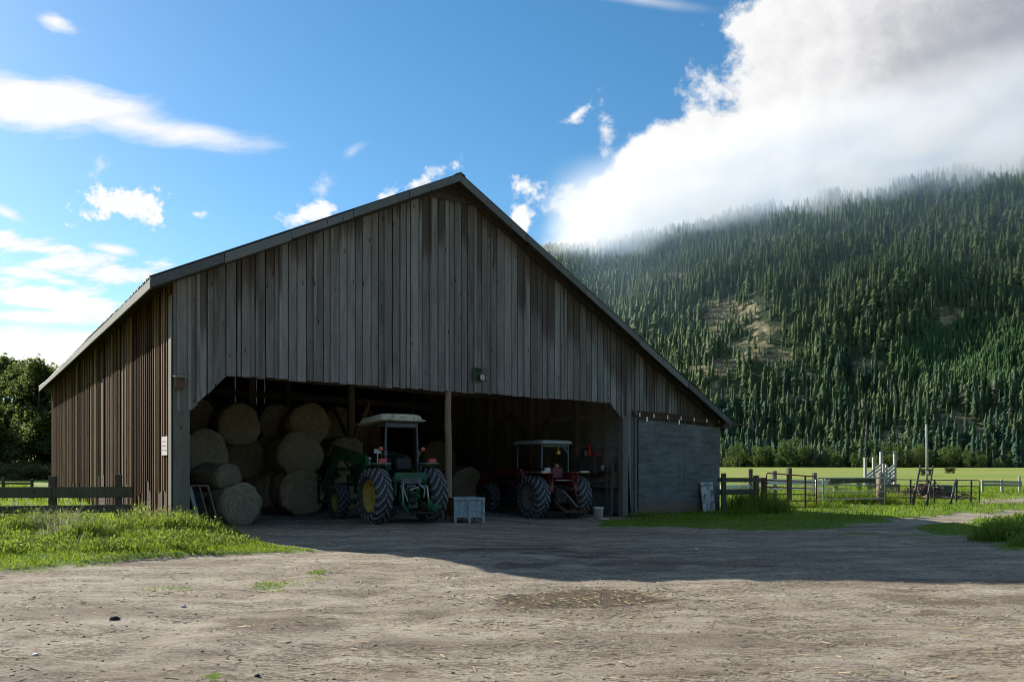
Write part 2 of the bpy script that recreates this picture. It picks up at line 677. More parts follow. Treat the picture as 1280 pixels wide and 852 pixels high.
def ground_px(px, py, h=CAMH):
    Y = h * 1000.0 / (py - HORIZ)
    return ((px - 640.0) / 1000.0 * Y, Y)


def sd_poly(x, y, poly):
    """signed distance, positive inside"""
    p = np.asarray(poly, dtype=np.float64)
    d = np.full(x.shape, 1e9)
    inside = np.zeros(x.shape, dtype=bool)
    n = len(p)
    for i in range(n):
        a, c = p[i], p[(i + 1) % n]
        ex, ey = c - a
        t = np.clip(((x - a[0]) * ex + (y - a[1]) * ey) / (ex * ex + ey * ey), 0, 1)
        d = np.minimum(d, np.hypot(x - a[0] - t * ex, y - a[1] - t * ey))
        cond = ((a[1] > y) != (c[1] > y))
        with np.errstate(divide='ignore', invalid='ignore'):
            xi = ex * (y - a[1]) / (ey if ey != 0 else 1e-9) + a[0]
        inside ^= cond & (x < xi)
    return np.where(inside, d, -d)


HR = 1.70
YARD = ([(-40, 9), ground_px(-60, 716), ground_px(150, 704), ground_px(300, 693), ground_px(368, 687), ground_px(330, 672)]
        + [tuple(BW(.6, 1.0)[:2]), tuple(BW(.3, 29)[:2]), tuple(BW(14.6, 29)[:2]), tuple(BW(14.2, 0.2)[:2])]
        + [ground_px(765, 656, HR), ground_px(880, 661, HR), ground_px(1000, 662, HR), ground_px(1050, 659, HR), ground_px(1098, 652, HR), ground_px(1180, 643.5, HR),
           ground_px(1262, 637, HR), ground_px(1310, 637, HR), ground_px(1262, 645, HR), ground_px(1192, 654, HR), ground_px(1160, 660, HR), ground_px(1215, 672, HR), ground_px(1250, 688, HR),
           ground_px(1300, 697, HR), (60, 12), (60, -60), (-40, -60)])
TRACK = [ground_px(1222, 630, HR), ground_px(1265, 620, HR), ground_px(1330, 619, HR), ground_px(1330, 628, HR)]


def vnoise(x, y, s, seed=0):
    """cheap value noise"""
    r = np.random.default_rng(seed)
    tab = r.random((64, 64))
    X, Y = x / s, y / s
    xi, yi = np.floor(X).astype(int), np.floor(Y).astype(int)
    fx, fy = X - xi, Y - yi
    fx, fy = fx * fx * (3 - 2 * fx), fy * fy * (3 - 2 * fy)
    t = lambda i, j: tab[i % 64, j % 64]
    return (t(xi, yi) * (1 - fx) + t(xi + 1, yi) * fx) * (1 - fy) + (t(xi, yi + 1) * (1 - fx) + t(xi + 1, yi + 1) * fx) * fy


def blob(x, y, cx, cy, rx, ry):
    return np.clip(1.3 - np.hypot((x - cx) / rx, (y - cy) / ry), 0, 1)


def grass_at(x, y):
    sd = np.maximum(sd_poly(x, y, YARD), sd_poly(x, y, TRACK))
    sd = sd + (vnoise(x, y, 1.3, 3) - .5) * 1.1 + (vnoise(x, y, 0.40, 4) - .5) * 0.7
    g = 1.0 - sstep(sd, -0.35, 0.35)
    # thin grass creeping over the right of the yard and tufts in the drive
    for px, py, rx, ry, k in [(1120, 668, 2.6, 1.5, .55), (1230, 680, 2.6, 1.2, .5), (1010, 676, 2.0, 0.9, .35), (355, 729, .62, .30, .56), (395, 724, .45, .22, .52),
                              (205, 737, .6, .15, .5), (160, 729, .2, .1, .55), (215, 724, .3, .1, .55), (350, 737, .22, .1, .5), (400, 715, .25, .2, .6), (250, 828, .1, .05, .5), (262, 848, .16, .05, .75),
                              (1060, 842, .1, .05, .5), (1195, 842, .1, .05, .4), (700, 752, .14, .06, .55), (60, 714, 1.2, .25, .5)]:
        cx, cy = ground_px(px, py, HR if px > 900 else CAMH)
        g = np.maximum(g, k * np.clip(blob(x, y, cx, cy, rx, ry * (2.2 if px < 900 else 1)) * (0.6 + 0.8 * vnoise(x, y, .4, 8)), 0, 1))
    return g


fine_x = np.arange(-17, 24.001, 0.14)
fine_y = np.arange(2.6, 36.001, 0.14)
gx = np.concatenate([-np.geomspace(17.3, 4000, 22)[::-1], fine_x, np.geomspace(24.3, 4000, 22)])
gy = np.concatenate([-np.geomspace(0.5, 1500, 12)[::-1], np.linspace(0, 2.45, 8), fine_y, np.geomspace(36.3, 6000, 30)])
GX, GY = np.meshgrid(gx, gy)
gxf, gyf = GX.ravel(), GY.ravel()
gzf = -0.17 * sstep(gxf, -2.5, 2.0) * sstep(gyf, 13.0, 21.0)
near = (1 - sstep(np.hypot(gxf, gyf), 45, 80))
RUTS = [[(5.2, 2.0), (3.4, 7.5), (2.2, 13.0), (2.6, 19.0), (3.0, 24.5)], [(-6.5, 3.5), (-2.0, 8.2), (1.0, 12.5), (8.0, 17.0), (17.0, 24.0), (24.0, 27.5)], [(-2.5, 2.0), (-2.4, 9.0), (-2.6, 14.0), (-3.2, 20.5)]]


def rut_at(x, y):
    r = np.zeros_like(x)
    for line in RUTS:
        d = np.full(x.shape, 1e9)
        for (ax, ay), (bx, by) in zip(line, line[1:]):
            ex, ey = bx - ax, by - ay
            t = np.clip(((x - ax) * ex + (y - ay) * ey) / (ex * ex + ey * ey), 0, 1)
            d = np.minimum(d, np.hypot(x - ax - t * ex, y - ay - t * ey))
        d = d + (vnoise(x, y, 1.6, 95) - .5) * .5
        for off in (.85,):
            r = np.maximum(r, np.clip(1.25 - np.abs(d - off) / .22, 0, 1))
    return r * (.35 + .9 * vnoise(x, y, 1.2, 96))


rutf = rut_at(gxf, gyf)
rut = -.035 * np.clip(rutf, 0, 1) + (vnoise(gxf * 0.45, gyf, 0.9, 21) - .5) * 0.035 + (vnoise(gxf, gyf, 0.30, 22) - .5) * 0.022 + (vnoise(gxf, gyf, 3.0, 23) - .5) * 0.05
g_attr = grass_at(gxf, gyf)
mud = np.zeros_like(gxf)
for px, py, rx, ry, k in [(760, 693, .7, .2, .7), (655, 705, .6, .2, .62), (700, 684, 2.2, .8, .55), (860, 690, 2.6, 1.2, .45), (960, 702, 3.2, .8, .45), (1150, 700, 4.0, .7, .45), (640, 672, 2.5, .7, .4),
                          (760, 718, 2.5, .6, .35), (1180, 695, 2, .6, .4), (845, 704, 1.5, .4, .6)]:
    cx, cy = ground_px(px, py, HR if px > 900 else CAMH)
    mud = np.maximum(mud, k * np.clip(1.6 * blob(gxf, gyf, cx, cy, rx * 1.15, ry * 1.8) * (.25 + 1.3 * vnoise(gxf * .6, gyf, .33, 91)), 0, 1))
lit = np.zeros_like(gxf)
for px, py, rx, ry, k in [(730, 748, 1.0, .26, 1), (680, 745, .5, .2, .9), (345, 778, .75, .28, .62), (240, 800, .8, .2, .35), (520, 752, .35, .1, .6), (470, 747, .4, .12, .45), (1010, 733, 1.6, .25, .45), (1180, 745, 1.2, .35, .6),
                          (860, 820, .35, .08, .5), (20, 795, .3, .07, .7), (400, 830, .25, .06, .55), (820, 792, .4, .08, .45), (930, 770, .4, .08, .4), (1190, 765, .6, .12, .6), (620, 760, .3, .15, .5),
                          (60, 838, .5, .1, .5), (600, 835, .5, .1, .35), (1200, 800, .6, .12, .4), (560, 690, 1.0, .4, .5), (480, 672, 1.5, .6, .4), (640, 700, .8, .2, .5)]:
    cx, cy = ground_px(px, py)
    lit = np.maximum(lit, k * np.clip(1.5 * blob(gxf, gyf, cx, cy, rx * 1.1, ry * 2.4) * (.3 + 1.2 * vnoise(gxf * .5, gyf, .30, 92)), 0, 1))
gzf = gzf + near * (rut + 0.05 * sstep(g_attr, .3, .8) + 0.03 * np.clip(lit, 0, 1) * (vnoise(gxf, gyf, .16, 31)) - 0.02 * mud)
lit = np.maximum(lit, .30 * np.clip(rutf, 0, 1))
# the bank of rough grass on the left rises a little
bank = sstep(g_attr, .4, 1) * sstep(-gxf, 4.0, 7.0) * (1 - sstep(gyf, 19, 26)) * sstep(gyf, 11.5, 14.5)
gzf = gzf + 0.10 * bank
nx, ny = len(gx), len(gy)
ii = (np.arange(ny - 1)[:, None] * nx + np.arange(nx - 1)[None, :]).ravel()
quads = np.stack([ii, ii + 1, ii + nx + 1, ii + nx], axis=1)
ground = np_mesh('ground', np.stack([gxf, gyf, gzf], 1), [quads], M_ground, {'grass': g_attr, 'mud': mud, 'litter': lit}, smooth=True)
ground['kind'] = 'structure'


def gz_np(x, y):
    """height of the finished sheet (bilinear)"""
    xi = np.clip(np.searchsorted(gx, x) - 1, 0, nx - 2)
    yi = np.clip(np.searchsorted(gy, y) - 1, 0, ny - 2)
    Z = gzf.reshape(ny, nx)
    tx = np.clip((x - gx[xi]) / (gx[xi + 1] - gx[xi]), 0, 1)
    ty = np.clip((y - gy[yi]) / (gy[yi + 1] - gy[yi]), 0, 1)
    return (Z[yi, xi] * (1 - tx) + Z[yi, xi + 1] * tx) * (1 - ty) + (Z[yi + 1, xi] * (1 - tx) + Z[yi + 1, xi + 1] * tx) * ty


def gz(x, y):
    return float(gz_np(np.array([x]), np.array([y]))[0])


# ------------------------------------------------------------------ mountain
def m_mountain(nt, b):
    p = nt.pos()
    rk = nt.attr('rock')
    n = nt.noise(p, 0.05, 8.0, 0.65)
    n2 = nt.noise(nt.vmul(p, (1, 1, 2.5)), 0.16, 7.0, 0.65)
    floor = nt.ramp(n, [(0.35, (.035, .055, .028)), (0.6, (.060, .080, .038)), (0.8, (.105, .105, .055))])
    rock = nt.ramp(n2, [(0.34, (.06, .055, .04)), (0.46, (.15, .13, .08)), (0.58, (.27, .235, .13)), (0.72, (.36, .34, .28))])
    f = nt.step(nt.add(rk, nt.mul(nt.sub(n2, 0.5), 1.0)), 0.35, 0.6)
    nt.put(b.inputs['Base Color'], nt.mix(f, floor, rock))
    b.inputs['Roughness'].default_value = 1.0
    b.inputs['Specular IOR Level'].default_value = 0.1
    nt.put(b.inputs['Normal'], nt.bump(n2, 0.8, 3.0))


M_mountain = material('mountain_slope', m_mountain)
M_BASE, M_SLOPE = 560.0, 0.69


def mtn_t(x, y):
    return y + .6 * x - M_BASE


def mtn_h(x, y):
    """height of the slope behind the valley floor"""
    crest = np.minimum(215 + .13 * x, 251) + 24
    t = np.maximum(mtn_t(x, y) + (vnoise(x, x * 0 + 3.3, 90, 41) - .5) * 20, 0)
    h = M_SLOPE * t * sstep(t, 0, 40) ** 0.5
    h = h + (vnoise(x, y, 70, 42) - .5) * 22 * sstep(t, 10, 120) + (vnoise(x, y, 28, 43) - .5) * 13 * sstep(t, 5, 60) + (vnoise(x, y, 11, 44) - .5) * 4 * sstep(t, 2, 30)
    # spurs running down to the left
    h = h + 7 * np.sin(x / 62.0 + y / 140.0) * sstep(t, 40, 200)
    top = crest + (vnoise(x, y, 120, 45) - .5) * 25
    k = 22.0
    h = -k * np.log(np.exp(-np.clip(h, -50, 2000) / k) + np.exp(-top / k))     # soft minimum
    h = h * sstep(x, -300, 20)
    return np.maximum(h, 0) - 0.6


ROCKS = [(915, 388, 34, 18), (893, 410, 13, 16), (950, 412, 26, 7), (935, 432, 30, 6), (880, 466, 30, 9), (905, 455, 16, 7), (960, 445, 40, 7), (1000, 470, 30, 4), (990, 500, 23, 7), (1115, 548, 22, 9),
         (1190, 525, 26, 9), (1215, 545, 26, 12), (1255, 530, 26, 10), (1010, 265, 40, 10), (1085, 250, 30, 9), (1185, 392, 20, 9), (1240, 330, 23, 4), (900, 490, 30, 7), (1085, 458, 23, 10), (1255, 225, 30, 9),
         (960, 300, 26, 7), (845, 345, 20, 4)]


def rock_at(a, b_):
    px, py = 640 + a * 1000, HORIZ - b_ * 1000
    r = np.zeros_like(px)
    for cx, cy, rx, ry in ROCKS:
        r = np.maximum(r, np.clip(1.5 - np.hypot((px - cx) / rx, (py - cy) / ry), 0, 1))
    return r


mx_ = np.arange(-330, 760, 5.0)
my_ = np.concatenate([np.arange(340, 1180, 6.0)])
MX, MY = np.meshgrid(mx_, my_)
mxf, myf = MX.ravel(), MY.ravel()
mzf = mtn_h(mxf, myf)
rockf = rock_at(mxf / myf, (mzf - CAMH) / myf)
nx2, ny2 = len(mx_), len(my_)
ii = (np.arange(ny2 - 1)[:, None] * nx2 + np.arange(nx2 - 1)[None, :]).ravel()
mountain = np_mesh('mountain', np.stack([mxf, myf, mzf], 1), [np.stack([ii, ii + 1, ii + nx2 + 1, ii + nx2], 1)], M_mountain, {'rock': rockf}, smooth=True)
mountain['kind'] = 'structure'


# ------------------------------------------------------------------ trees
def m_leaf(c0, c1, c2, trans=0.15, vary=0.5, snag=None):
    def fn(nt, b):
        r = nt.island()
        o = nt.objrand()
        t = nt.attr('tone')
        f = nt.add(nt.add(nt.mul(r, 0.45), nt.mul(o, vary)), nt.mul(t, 0.6))
        col = nt.ramp(nt.mul(f, .45), [(0.045, c0), (0.225, c1), (0.45, c2), (0.78, c2), (0.86, snag or c2)])
        nt.put(b.inputs['Base Color'], col)
        b.inputs['Roughness'].default_value = 0.7
        b.inputs['Specular IOR Level'].default_value = 0.15
        tr = nt.node('ShaderNodeBsdfTranslucent')
        nt.put(tr.inputs['Color'], nt.mix(0.3, col, (.10, .14, .02)))
        mx = nt.node('ShaderNodeMixShader')
        mx.inputs[0].default_value = trans
        nt.l.new(b.outputs[0], mx.inputs[1])
        nt.l.new(tr.outputs[0], mx.inputs[2])
        nt.l.new(mx.outputs[0], nt.n['Material Output'].inputs['Surface'])
    return fn


def m_bark(nt, b):
    n = nt.noise(nt.vmul(nt.obj(), (8, 8, 1.5)), 2.0, 5.0)
    nt.put(b.inputs['Base Color'], nt.ramp(n, [(0.3, (.05, .038, .028)), (0.7, (.16, .13, .10))]))
    b.inputs['Roughness'].default_value = 0.95


M_conifer = material('conifer_needles', m_leaf((.036, .086, .070), (.060, .124, .082), (.125, .185, .078), .45, .8, (.26, .235, .20)))
M_young = material('young_conifer_needles', m_leaf((.050, .130, .062), (.080, .175, .070), (.13, .21, .075), .45))
M_broad = material('broad_leaves', m_leaf((.046, .098, .034), (.095, .160, .048), (.20, .24, .075), 0.45))
M_dark = material('dark_leaves', m_leaf((.050, .085, .032), (.090, .135, .048), (.19, .21, .07), 0.65))
M_bark = material('bark', m_bark)


def conifer_np(h, rad, tiers, seg, rng, bare=0.08, dome=0.0, gaps=0.0):
    """unit conifer as tiers of drooping jagged skirts: V, F(tri)"""
    V, F = [], []
    for k in range(tiers):
        t = k / (tiers - 1)
        z = h * (bare + (1 - bare) * t ** 0.92)
        prof = (1 - dome) * (1 - t) ** 0.85 + dome * math.sqrt(max(0.0, 1 - (1.6 * t - .6) ** 2))
        r = rad * prof * (0.72 + 0.56 * rng.random()) + 0.012 * h * (1 - t) + 0.004 * h
        if rng.random() < gaps:
            r *= .45
        drop = h / tiers * (0.9 + 0.7 * rng.random())
        i = len(V)
        V.append((0, 0, min(z + h / tiers * 1.25, h)))
        ph = rng.random() * 6.28
        for s in range(seg):
            rr = r * ((1.0 if s % 2 == 0 else 0.42) * (0.7 + 0.55 * rng.random()))
            an = ph + 2 * math.pi * s / seg + (rng.random() - .5) * .25
            V.append((rr * math.cos(an), rr * math.sin(an), z - drop * (rr / max(r, 1e-6)) * 0.75))
        for s in range(seg):
            F.append((i, i + 1 + s, i + 1 + (s + 1) % seg))
    return np.array(V), np.array(F)


def trunk_np(h, r0, r1, seg=6, bend=0.0):
    V, F = [], []
    n = 4
    for k in range(n + 1):
        t = k / n
        for s in range(seg):
            an = 2 * math.pi * s / seg
            r = r0 + (r1 - r0) * t
            V.append((r * math.cos(an) + bend * math.sin(t * 2.2), r * math.sin(an), h * t))
    for k in range(n):
        for s in range(seg):
            a, b_ = k * seg + s, k * seg + (s + 1) % seg
            F.append((a, b_, b_ + seg, a + seg))
    return np.array(V), np.array(F)


def leaves_np(centres, radii, n, size, rng, flat=0.8):
    """n leaf quads spread through blobs"""
    w = np.array([r[0] * r[1] * r[2] for r in radii]) ** 0.67
    pick = rng.choice(len(centres), size=n, p=w / w.sum())
    c = np.array(centres)[pick]
    rr = np.array(radii)[pick]
    d = rng.normal(size=(n, 3))
    d /= np.linalg.norm(d, axis=1)[:, None]
    rad = rng.random(n) ** 0.42
    p = c + d * rr * rad[:, None]
    nrm = d + rng.normal(size=(n, 3)) * flat
    nrm /= np.linalg.norm(nrm, axis=1)[:, None]
    a = np.cross(nrm, rng.normal(size=(n, 3)))
    a /= np.linalg.norm(a, axis=1)[:, None]
    b_ = np.cross(nrm, a)
    s = size * (0.6 + 0.8 * rng.random(n))[:, None]
    V = np.stack([p - a * s, p + b_ * s * 0.6, p + a * s, p - b_ * s * 0.6], 1).reshape(-1, 3)
    F = np.arange(4 * n).reshape(-1, 4)
    tone = np.repeat(rng.random(len(centres))[pick] - 0.3, 4)
    return V, F, tone


def in_view(x, y, margin=0.02):
    a = x / y
    return (a > -0.64 - margin) & (a < 0.64 + margin)


def place_forest():
    rng = np.random.default_rng(5)
    # candidate spots over the slope, thinned on rock
    n = 54000
    y = 370 + 620 * rng.random(n)
    x = -190 + rng.random(n) * 760
    y = np.concatenate([y, 380 + 150 * rng.random(5200)])
    x = np.concatenate([x, 180 + 180 * rng.random(5200)])
    extra = np.arange(len(x)) >= n
    a = x / y
    ok = (a > -0.24) & (a < 0.70) & (mtn_t(x, y) > -6) & (mtn_t(x, y) < 470)
    x, y, a, extra = x[ok], y[ok], a[ok], extra[ok]
    z = mtn_h(x, y)
    b_ = (z - CAMH) / y
    rk = rock_at(a, b_)
    px, py = 640 + a * 1000, HORIZ - b_ * 1000
    young = np.clip(1.35 - np.hypot((px - 1228) / 128, (py - 450) / 46), 0, 1) > 0.35 + 0.25 * rng.random(len(px))
    keep = rng.random(len(x)) > np.clip(rk * 1.0, 0, 0.70)
    keep &= young | ~extra
    clump = np.where(young, .7, vnoise(x, y, 32, 61))
    keep &= rng.random(len(x)) < 0.35 + 1.1 * clump
    return x[keep], y[keep], z[keep], a[keep], b_[keep], young[keep], rk[keep], rng


tx, ty, tz, ta, tb, tyoung, trock, frng = place_forest()
th = (6.5 + 11.5 * frng.random(len(tx)) ** 1.4) * (0.8 + 0.45 * vnoise(tx, ty, 60, 62))
th = np.where(tyoung, 7.0 + 2.5 * frng.random(len(tx)), th)
th = np.where(trock > .4, th * 0.7, th)
# from the row nearest the field (largest in the picture) each conifer stands as its own object
score = th / ty
hidden_by_barn = ta < 0.262
front = (~hidden_by_barn) & in_view(tx, ty, 0.0) & (~tyoung) & (mtn_t(tx, ty) < 110)
order = np.argsort(-np.where(front, score, -1))
N_SINGLE = 250
single = order[:N_SINGLE]
mask_single = np.zeros(len(tx), bool)
mask_single[single] = True

protos = []
for k in range(6):
    rg = np.random.default_rng(100 + k)
    V, F = conifer_np(1.0, 0.110 + 0.045 * rg.random(), 13 + k % 3, 12, rg, bare=0.06 + 0.05 * (k % 3), dome=(.0, .35, .1, .7, .2, .5)[k], gaps=.15)
    me_o = np_mesh('crown', V, [F], M_conifer)
    tv, tf = trunk_np(0.92, 0.014, 0.004)
    tr_o = np_mesh('trunk', tv, [tf], M_bark)
    protos.append((me_o.data, tr_o.data))
    bpy.data.objects.remove(me_o)
    bpy.data.objects.remove(tr_o)

for j, i in enumerate(single):
    cr, tr = protos[j % 6]
    e = thing('conifer_tree', 'dark green conifer in the front rows of the wooded slope beyond the field', 'tree',
              (tx[i], ty[i], tz[i] - 0.3), frng.random() * 6.28, 'conifers at the foot of the wooded slope')
    sx = th[i] * (0.85 + 0.4 * frng.random())
    e.scale = (sx, sx, th[i])
    for nm, dt in (('crown', cr), ('trunk', tr)):
        o = bpy.data.objects.new(nm, dt)
        COL.objects.link(o)
        o.parent = e

# the rest of the wood: one mass
def mass(name, idx, mat, seg, tiers, seed):
    rg = np.random.default_rng(seed)
    lib = [conifer_np(1.0, 0.085 + 0.06 * rg.random() + (.05 if q % 4 == 3 else 0), tiers, seg, rg, bare=0.03 + .12 * rg.random(), dome=(.75 if q % 4 == 3 else .25 * rg.random()), gaps=.18) for q in range(16)]
    Vs, Fs, Ts, off = [], [], [], 0
    for i in idx:
        V, F = lib[rg.integers(16)]
        an = rg.random() * 6.28
        c, s = math.cos(an), math.sin(an)
        w = th[i] * (0.85 + 0.45 * rg.random())
        P = np.stack([(V[:, 0] * c - V[:, 1] * s) * w + tx[i], (V[:, 0] * s + V[:, 1] * c) * w + ty[i], V[:, 2] * th[i] + tz[i] - 0.3], 1)
        Vs.append(P)
        Fs.append(F + off)
        off += len(V)
        snag = rg.random() < .018
        Ts.append(np.full(len(V), 3.2) if snag else np.full(len(V), (rg.random() ** 2) * 0.7 + 0.55 * vnoise(tx[i:i + 1], ty[i:i + 1], 40, 63)[0] - .12 + (.45 * rg.random() if mtn_t(tx[i], ty[i]) < 60 + 110 * vnoise(tx[i:i + 1], ty[i:i + 1], 60, 64)[0] else 0)))
    o = np_mesh(name, np.concatenate(Vs), [np.concatenate(Fs)], mat, {'tone': np.concatenate(Ts)})
    o['kind'] = 'stuff'
    return o


rest = np.where(~mask_single & ~tyoung & in_view(tx, ty, 0.06))[0]
tag(mass('forest', rest, M_conifer, 8, 8, 71), 'dense conifer forest covering the mountain slope up to the cloud', 'forest')
yidx = np.where(tyoung & in_view(tx, ty, 0.06))[0]
tag(mass('young_plantation', yidx, M_young, 8, 6, 72), 'bright green stand of young conifers low on the slope', 'forest')

# broad-leaved trees and bushes along the far edge of the field
bl = []
for k in range(4):
    rg = np.random.default_rng(200 + k)
    cs = [(0, 0, .45)] + [((rg.random() - .5) * .6, (rg.random() - .5) * .6, .12 + .7 * rg.random()) for _ in range(9)]
    rs = [(.30, .30, .34)] + [(.13 + .12 * rg.random(),) * 2 + (.12 + .12 * rg.random(),) for _ in range(9)]
    V, F, T = leaves_np(cs, rs, 900, .035, rg)
    V[:, 2] = np.maximum(V[:, 2], 0.0)
    o1 = np_mesh('crown', V, [F], M_broad, {'tone': T})
    tv, tf = trunk_np(0.6, 0.03, 0.012, bend=.03)
    o2 = np_mesh('trunk', tv, [tf], M_bark)
    bl.append((o1.data, o2.data))
    bpy.data.objects.remove(o1)
    bpy.data.objects.remove(o2)
brg = np.random.default_rng(77)
for j in range(90):
    a = 0.262 + 0.40 * (j + brg.random()) / 90
    tq = -18 + 34 * brg.random()
    y = (M_BASE + tq) / (1 + .6 * a)
    h = (5.0 + 9.5 * brg.random() ** 1.3)
    if brg.random() < 0.3:
        h *= 1.35
    e = thing('broadleaf_tree', 'rounded leafy tree or bush along the far edge of the field', 'tree', (a * y, y, float(mtn_h(np.array([a * y]), np.array([y]))[0])), brg.random() * 6.28,
              'leafy trees along the far field edge')
    w = h * (0.65 + 0.5 * brg.random())
    e.scale = (w, w, h)
    for nm, dt in zip(('crown', 'trunk'), bl[j % 4]):
        o = bpy.data.objects.new(nm, dt)
        COL.objects.link(o)
        o.parent = e

# the tall trees behind the barn on the left
lt = []
for k in range(3):
    rg = np.random.default_rng(300 + k)
    cs, rs = [], []
    for q in range(48):
        z = 0.05 + 0.91 * rg.random()
        wd = 0.20 * math.sin(min(1, (1.02 - z) * 1.35) * 1.57) + 0.015
        an = rg.random() * 6.28
        rr = wd * rg.random() ** .5
        cs.append((rr * math.cos(an), rr * math.sin(an), z))
        s = .045 + .045 * rg.random()
        rs.append((s * 1.25, s * 1.25, s))
    cs.append((0, 0, .99)); rs.append((.015, .015, .05))
    V, F, T = leaves_np(cs, rs, 8500, .0135, rg)
    o1 = np_mesh('crown', V, [F], M_dark, {'tone': T})
    m = MB()
    m.tube([(0, 0, 0), (.006, .004, .35), (-.004, .003, .7), (0, 0, .95)], [.018, .013, .008, .003], 7)
    for q in range(14):
        c = cs[q]
        m.tube([(0, 0, max(.1, c[2] - .10)), (c[0] * .5, c[1] * .5, c[2] - .04), c], [.006, .004, .0015], 5)
    o2 = m.build('trunk', M_bark)
    lt.append((o1.data, o2.data))
    bpy.data.objects.remove(o1)
    bpy.data.objects.remove(o2)
LT = [(-62, 88, 17.5), (-56.5, 84, 15.8), (-52, 88, 16.2), (-47.5, 86, 13.6), (-66, 92, 18), (-58, 95, 17), (-44, 90, 13.0), (-50, 94, 15.0), (-71, 90, 17), (-54, 99, 16.5), (-46.5, 97, 15), (-49, 91, 14.2), (-60, 86, 16.4), (-64, 101, 18.5), (-57, 104, 18), (-50.5, 106, 17), (-69, 97, 18), (-75, 95, 17), (-53.6, 91.5, 15.4)]
for j, (x, y, h) in enumerate(LT):
    h *= .82
    e = thing('tall_tree', 'tall dark leafy tree in the grove behind the barn\'s long side', 'tree', (x, y, -.1), j * 1.3, 'grove behind the barn')
    e.scale = (h * 1.25, h * 1.25, h)
    for nm, dt in zip(('crown', 'trunk'), lt[j % 3]):
        o = bpy.data.objects.new(nm, dt)
        COL.objects.link(o)
        o.parent = e
rg = np.random.default_rng(333)
cs = [((rg.random() - .5) * 1.1, (rg.random() - .5) * .8, .12 + .45 * rg.random()) for _ in range(18)]
rs = [(.16 + .16 * rg.random(), .16, .12 + .14 * rg.random()) for _ in range(18)]
M_bush = material('bush_leaves', m_leaf((.06, .08, .028), (.115, .125, .045), (.20, .175, .075), 0.4))
V, F, T = leaves_np(cs, rs, 5200, .030, rg)
V[:, 2] = np.maximum(V[:, 2], 0)
_o = np_mesh('foliage', V, [F], M_bush, {'tone': T})
_m = MB()
for q in range(8):
    c = cs[q]
    _m.tube([(c[0] * .2, c[1] * .2, 0), (c[0] * .7, c[1] * .7, c[2] * .6), c], [.012, .008, .003], 5)
_s = _m.build('stem', M_bark)
bush_data = (_o.data, _s.data)
bpy.data.objects.remove(_o)
bpy.data.objects.remove(_s)
for j, (x, y, h, w) in enumerate([(-52, 80, 2.3, 5.5), (-47.5, 79, 2.0, 5.0), (-43.5, 80, 2.8, 4.6), (-57, 81, 2.5, 6), (-49, 83, 2.8, 5), (-54.5, 84, 2.7, 5)]):
    e = thing('bramble_bush', 'low brownish bramble bush in front of the tall grove', 'bush', (x, y, -.05), j * 1.1, 'bushes in front of the grove')
    e.scale = (w, w * .7, h)
    for nm, dt in zip(('foliage', 'stem'), bush_data):
        o = bpy.data.objects.new(nm, dt)
        COL.objects.link(o)
        o.parent = e


# ------------------------------------------------------------------ grass that stands up
def blades(name, x, y, h, w, mat, seed, lean=0.45, zoff=0.0, parent=None):
    rg = np.random.default_rng(seed)
    n = len(x)
    z = gz_np(x, y) - 0.015 + zoff
    an = rg.random(n) * 2 * math.pi
    ln = lean * (0.25 + rg.random(n)) * h
    la = an + 1.57 + (rg.random(n) - .5)
    ux, uy = np.cos(an) * w / 2, np.sin(an) * w / 2
    lx, ly = np.cos(la) * ln, np.sin(la) * ln
    V = np.empty((n, 5, 3))
    V[:, 0] = np.stack([x - ux, y - uy, z], 1)
    V[:, 1] = np.stack([x + ux, y + uy, z], 1)
    V[:, 2] = np.stack([x + ux * .8 + lx * .35, y + uy * .8 + ly * .35, z + h * .6], 1)
    V[:, 3] = np.stack([x - ux * .8 + lx * .35, y - uy * .8 + ly * .35, z + h * .6], 1)
    V[:, 4] = np.stack([x + lx, y + ly, z + h * (0.97 - 0.3 * rg.random(n) * lean)], 1)
    b0 = np.arange(n)[:, None] * 5
    Q = b0 + np.array([[0, 1, 2, 3]])
    T = b0 + np.array([[3, 2, 4]])
    o = np_mesh(name, V.reshape(-1, 3), [Q, T], mat, parent=parent)
    return o


def outside_barn(x, y):
    u = (x - P0.x) * CT + (y - P0.y) * ST
    v = -(x - P0.x) * ST + (y - P0.y) * CT
    return ~((u > -0.03) & (u < 19.6) & (v > -0.03))


def scatter(n, x0, x1, y0, y1, seed, thr=0.5):
    rg = np.random.default_rng(seed)
    x = x0 + (x1 - x0) * rg.random(n)
    y = y0 + (y1 - y0) * rg.random(n)
    a = x / y
    ok = (np.abs(a) < 0.70)
    x, y = x[ok], y[ok]
    g = grass_at(x, y)
    ok = (g > thr * (0.6 + 0.8 * rg.random(len(x)))) & outside_barn(x, y)
    return x[ok], y[ok], g[ok], rg


# short turf
x, y, g, rg = scatter(120000, -14, 20, 5.2, 26, 401)
h = (0.03 + 0.06 * rg.random(len(x))) * np.clip(g, 0.3, 1)
blades('grass', x, y, h, 0.012 + 0.008 * rg.random(len(x)), M_grass, 402, 0.7)['kind'] = 'stuff'
x, y, g, rg = scatter(70000, -16, -2.5, 9.5, 15.5, 407)
h = (0.03 + 0.05 * rg.random(len(x))) * np.clip(g, 0.3, 1)
blades('grass', x, y, h, 0.010 + 0.008 * rg.random(len(x)), M_grass, 408, 0.7)['kind'] = 'stuff'
# right hand verge and the paddock
x, y, g, rg = scatter(70000, 4, 42, 24, 62, 403)
h = 0.06 + 0.14 * rg.random(len(x)) ** 2
blades('grass', x, y, h, 0.022 + 0.012 * rg.random(len(x)), M_grass, 404, 0.6)['kind'] = 'stuff'
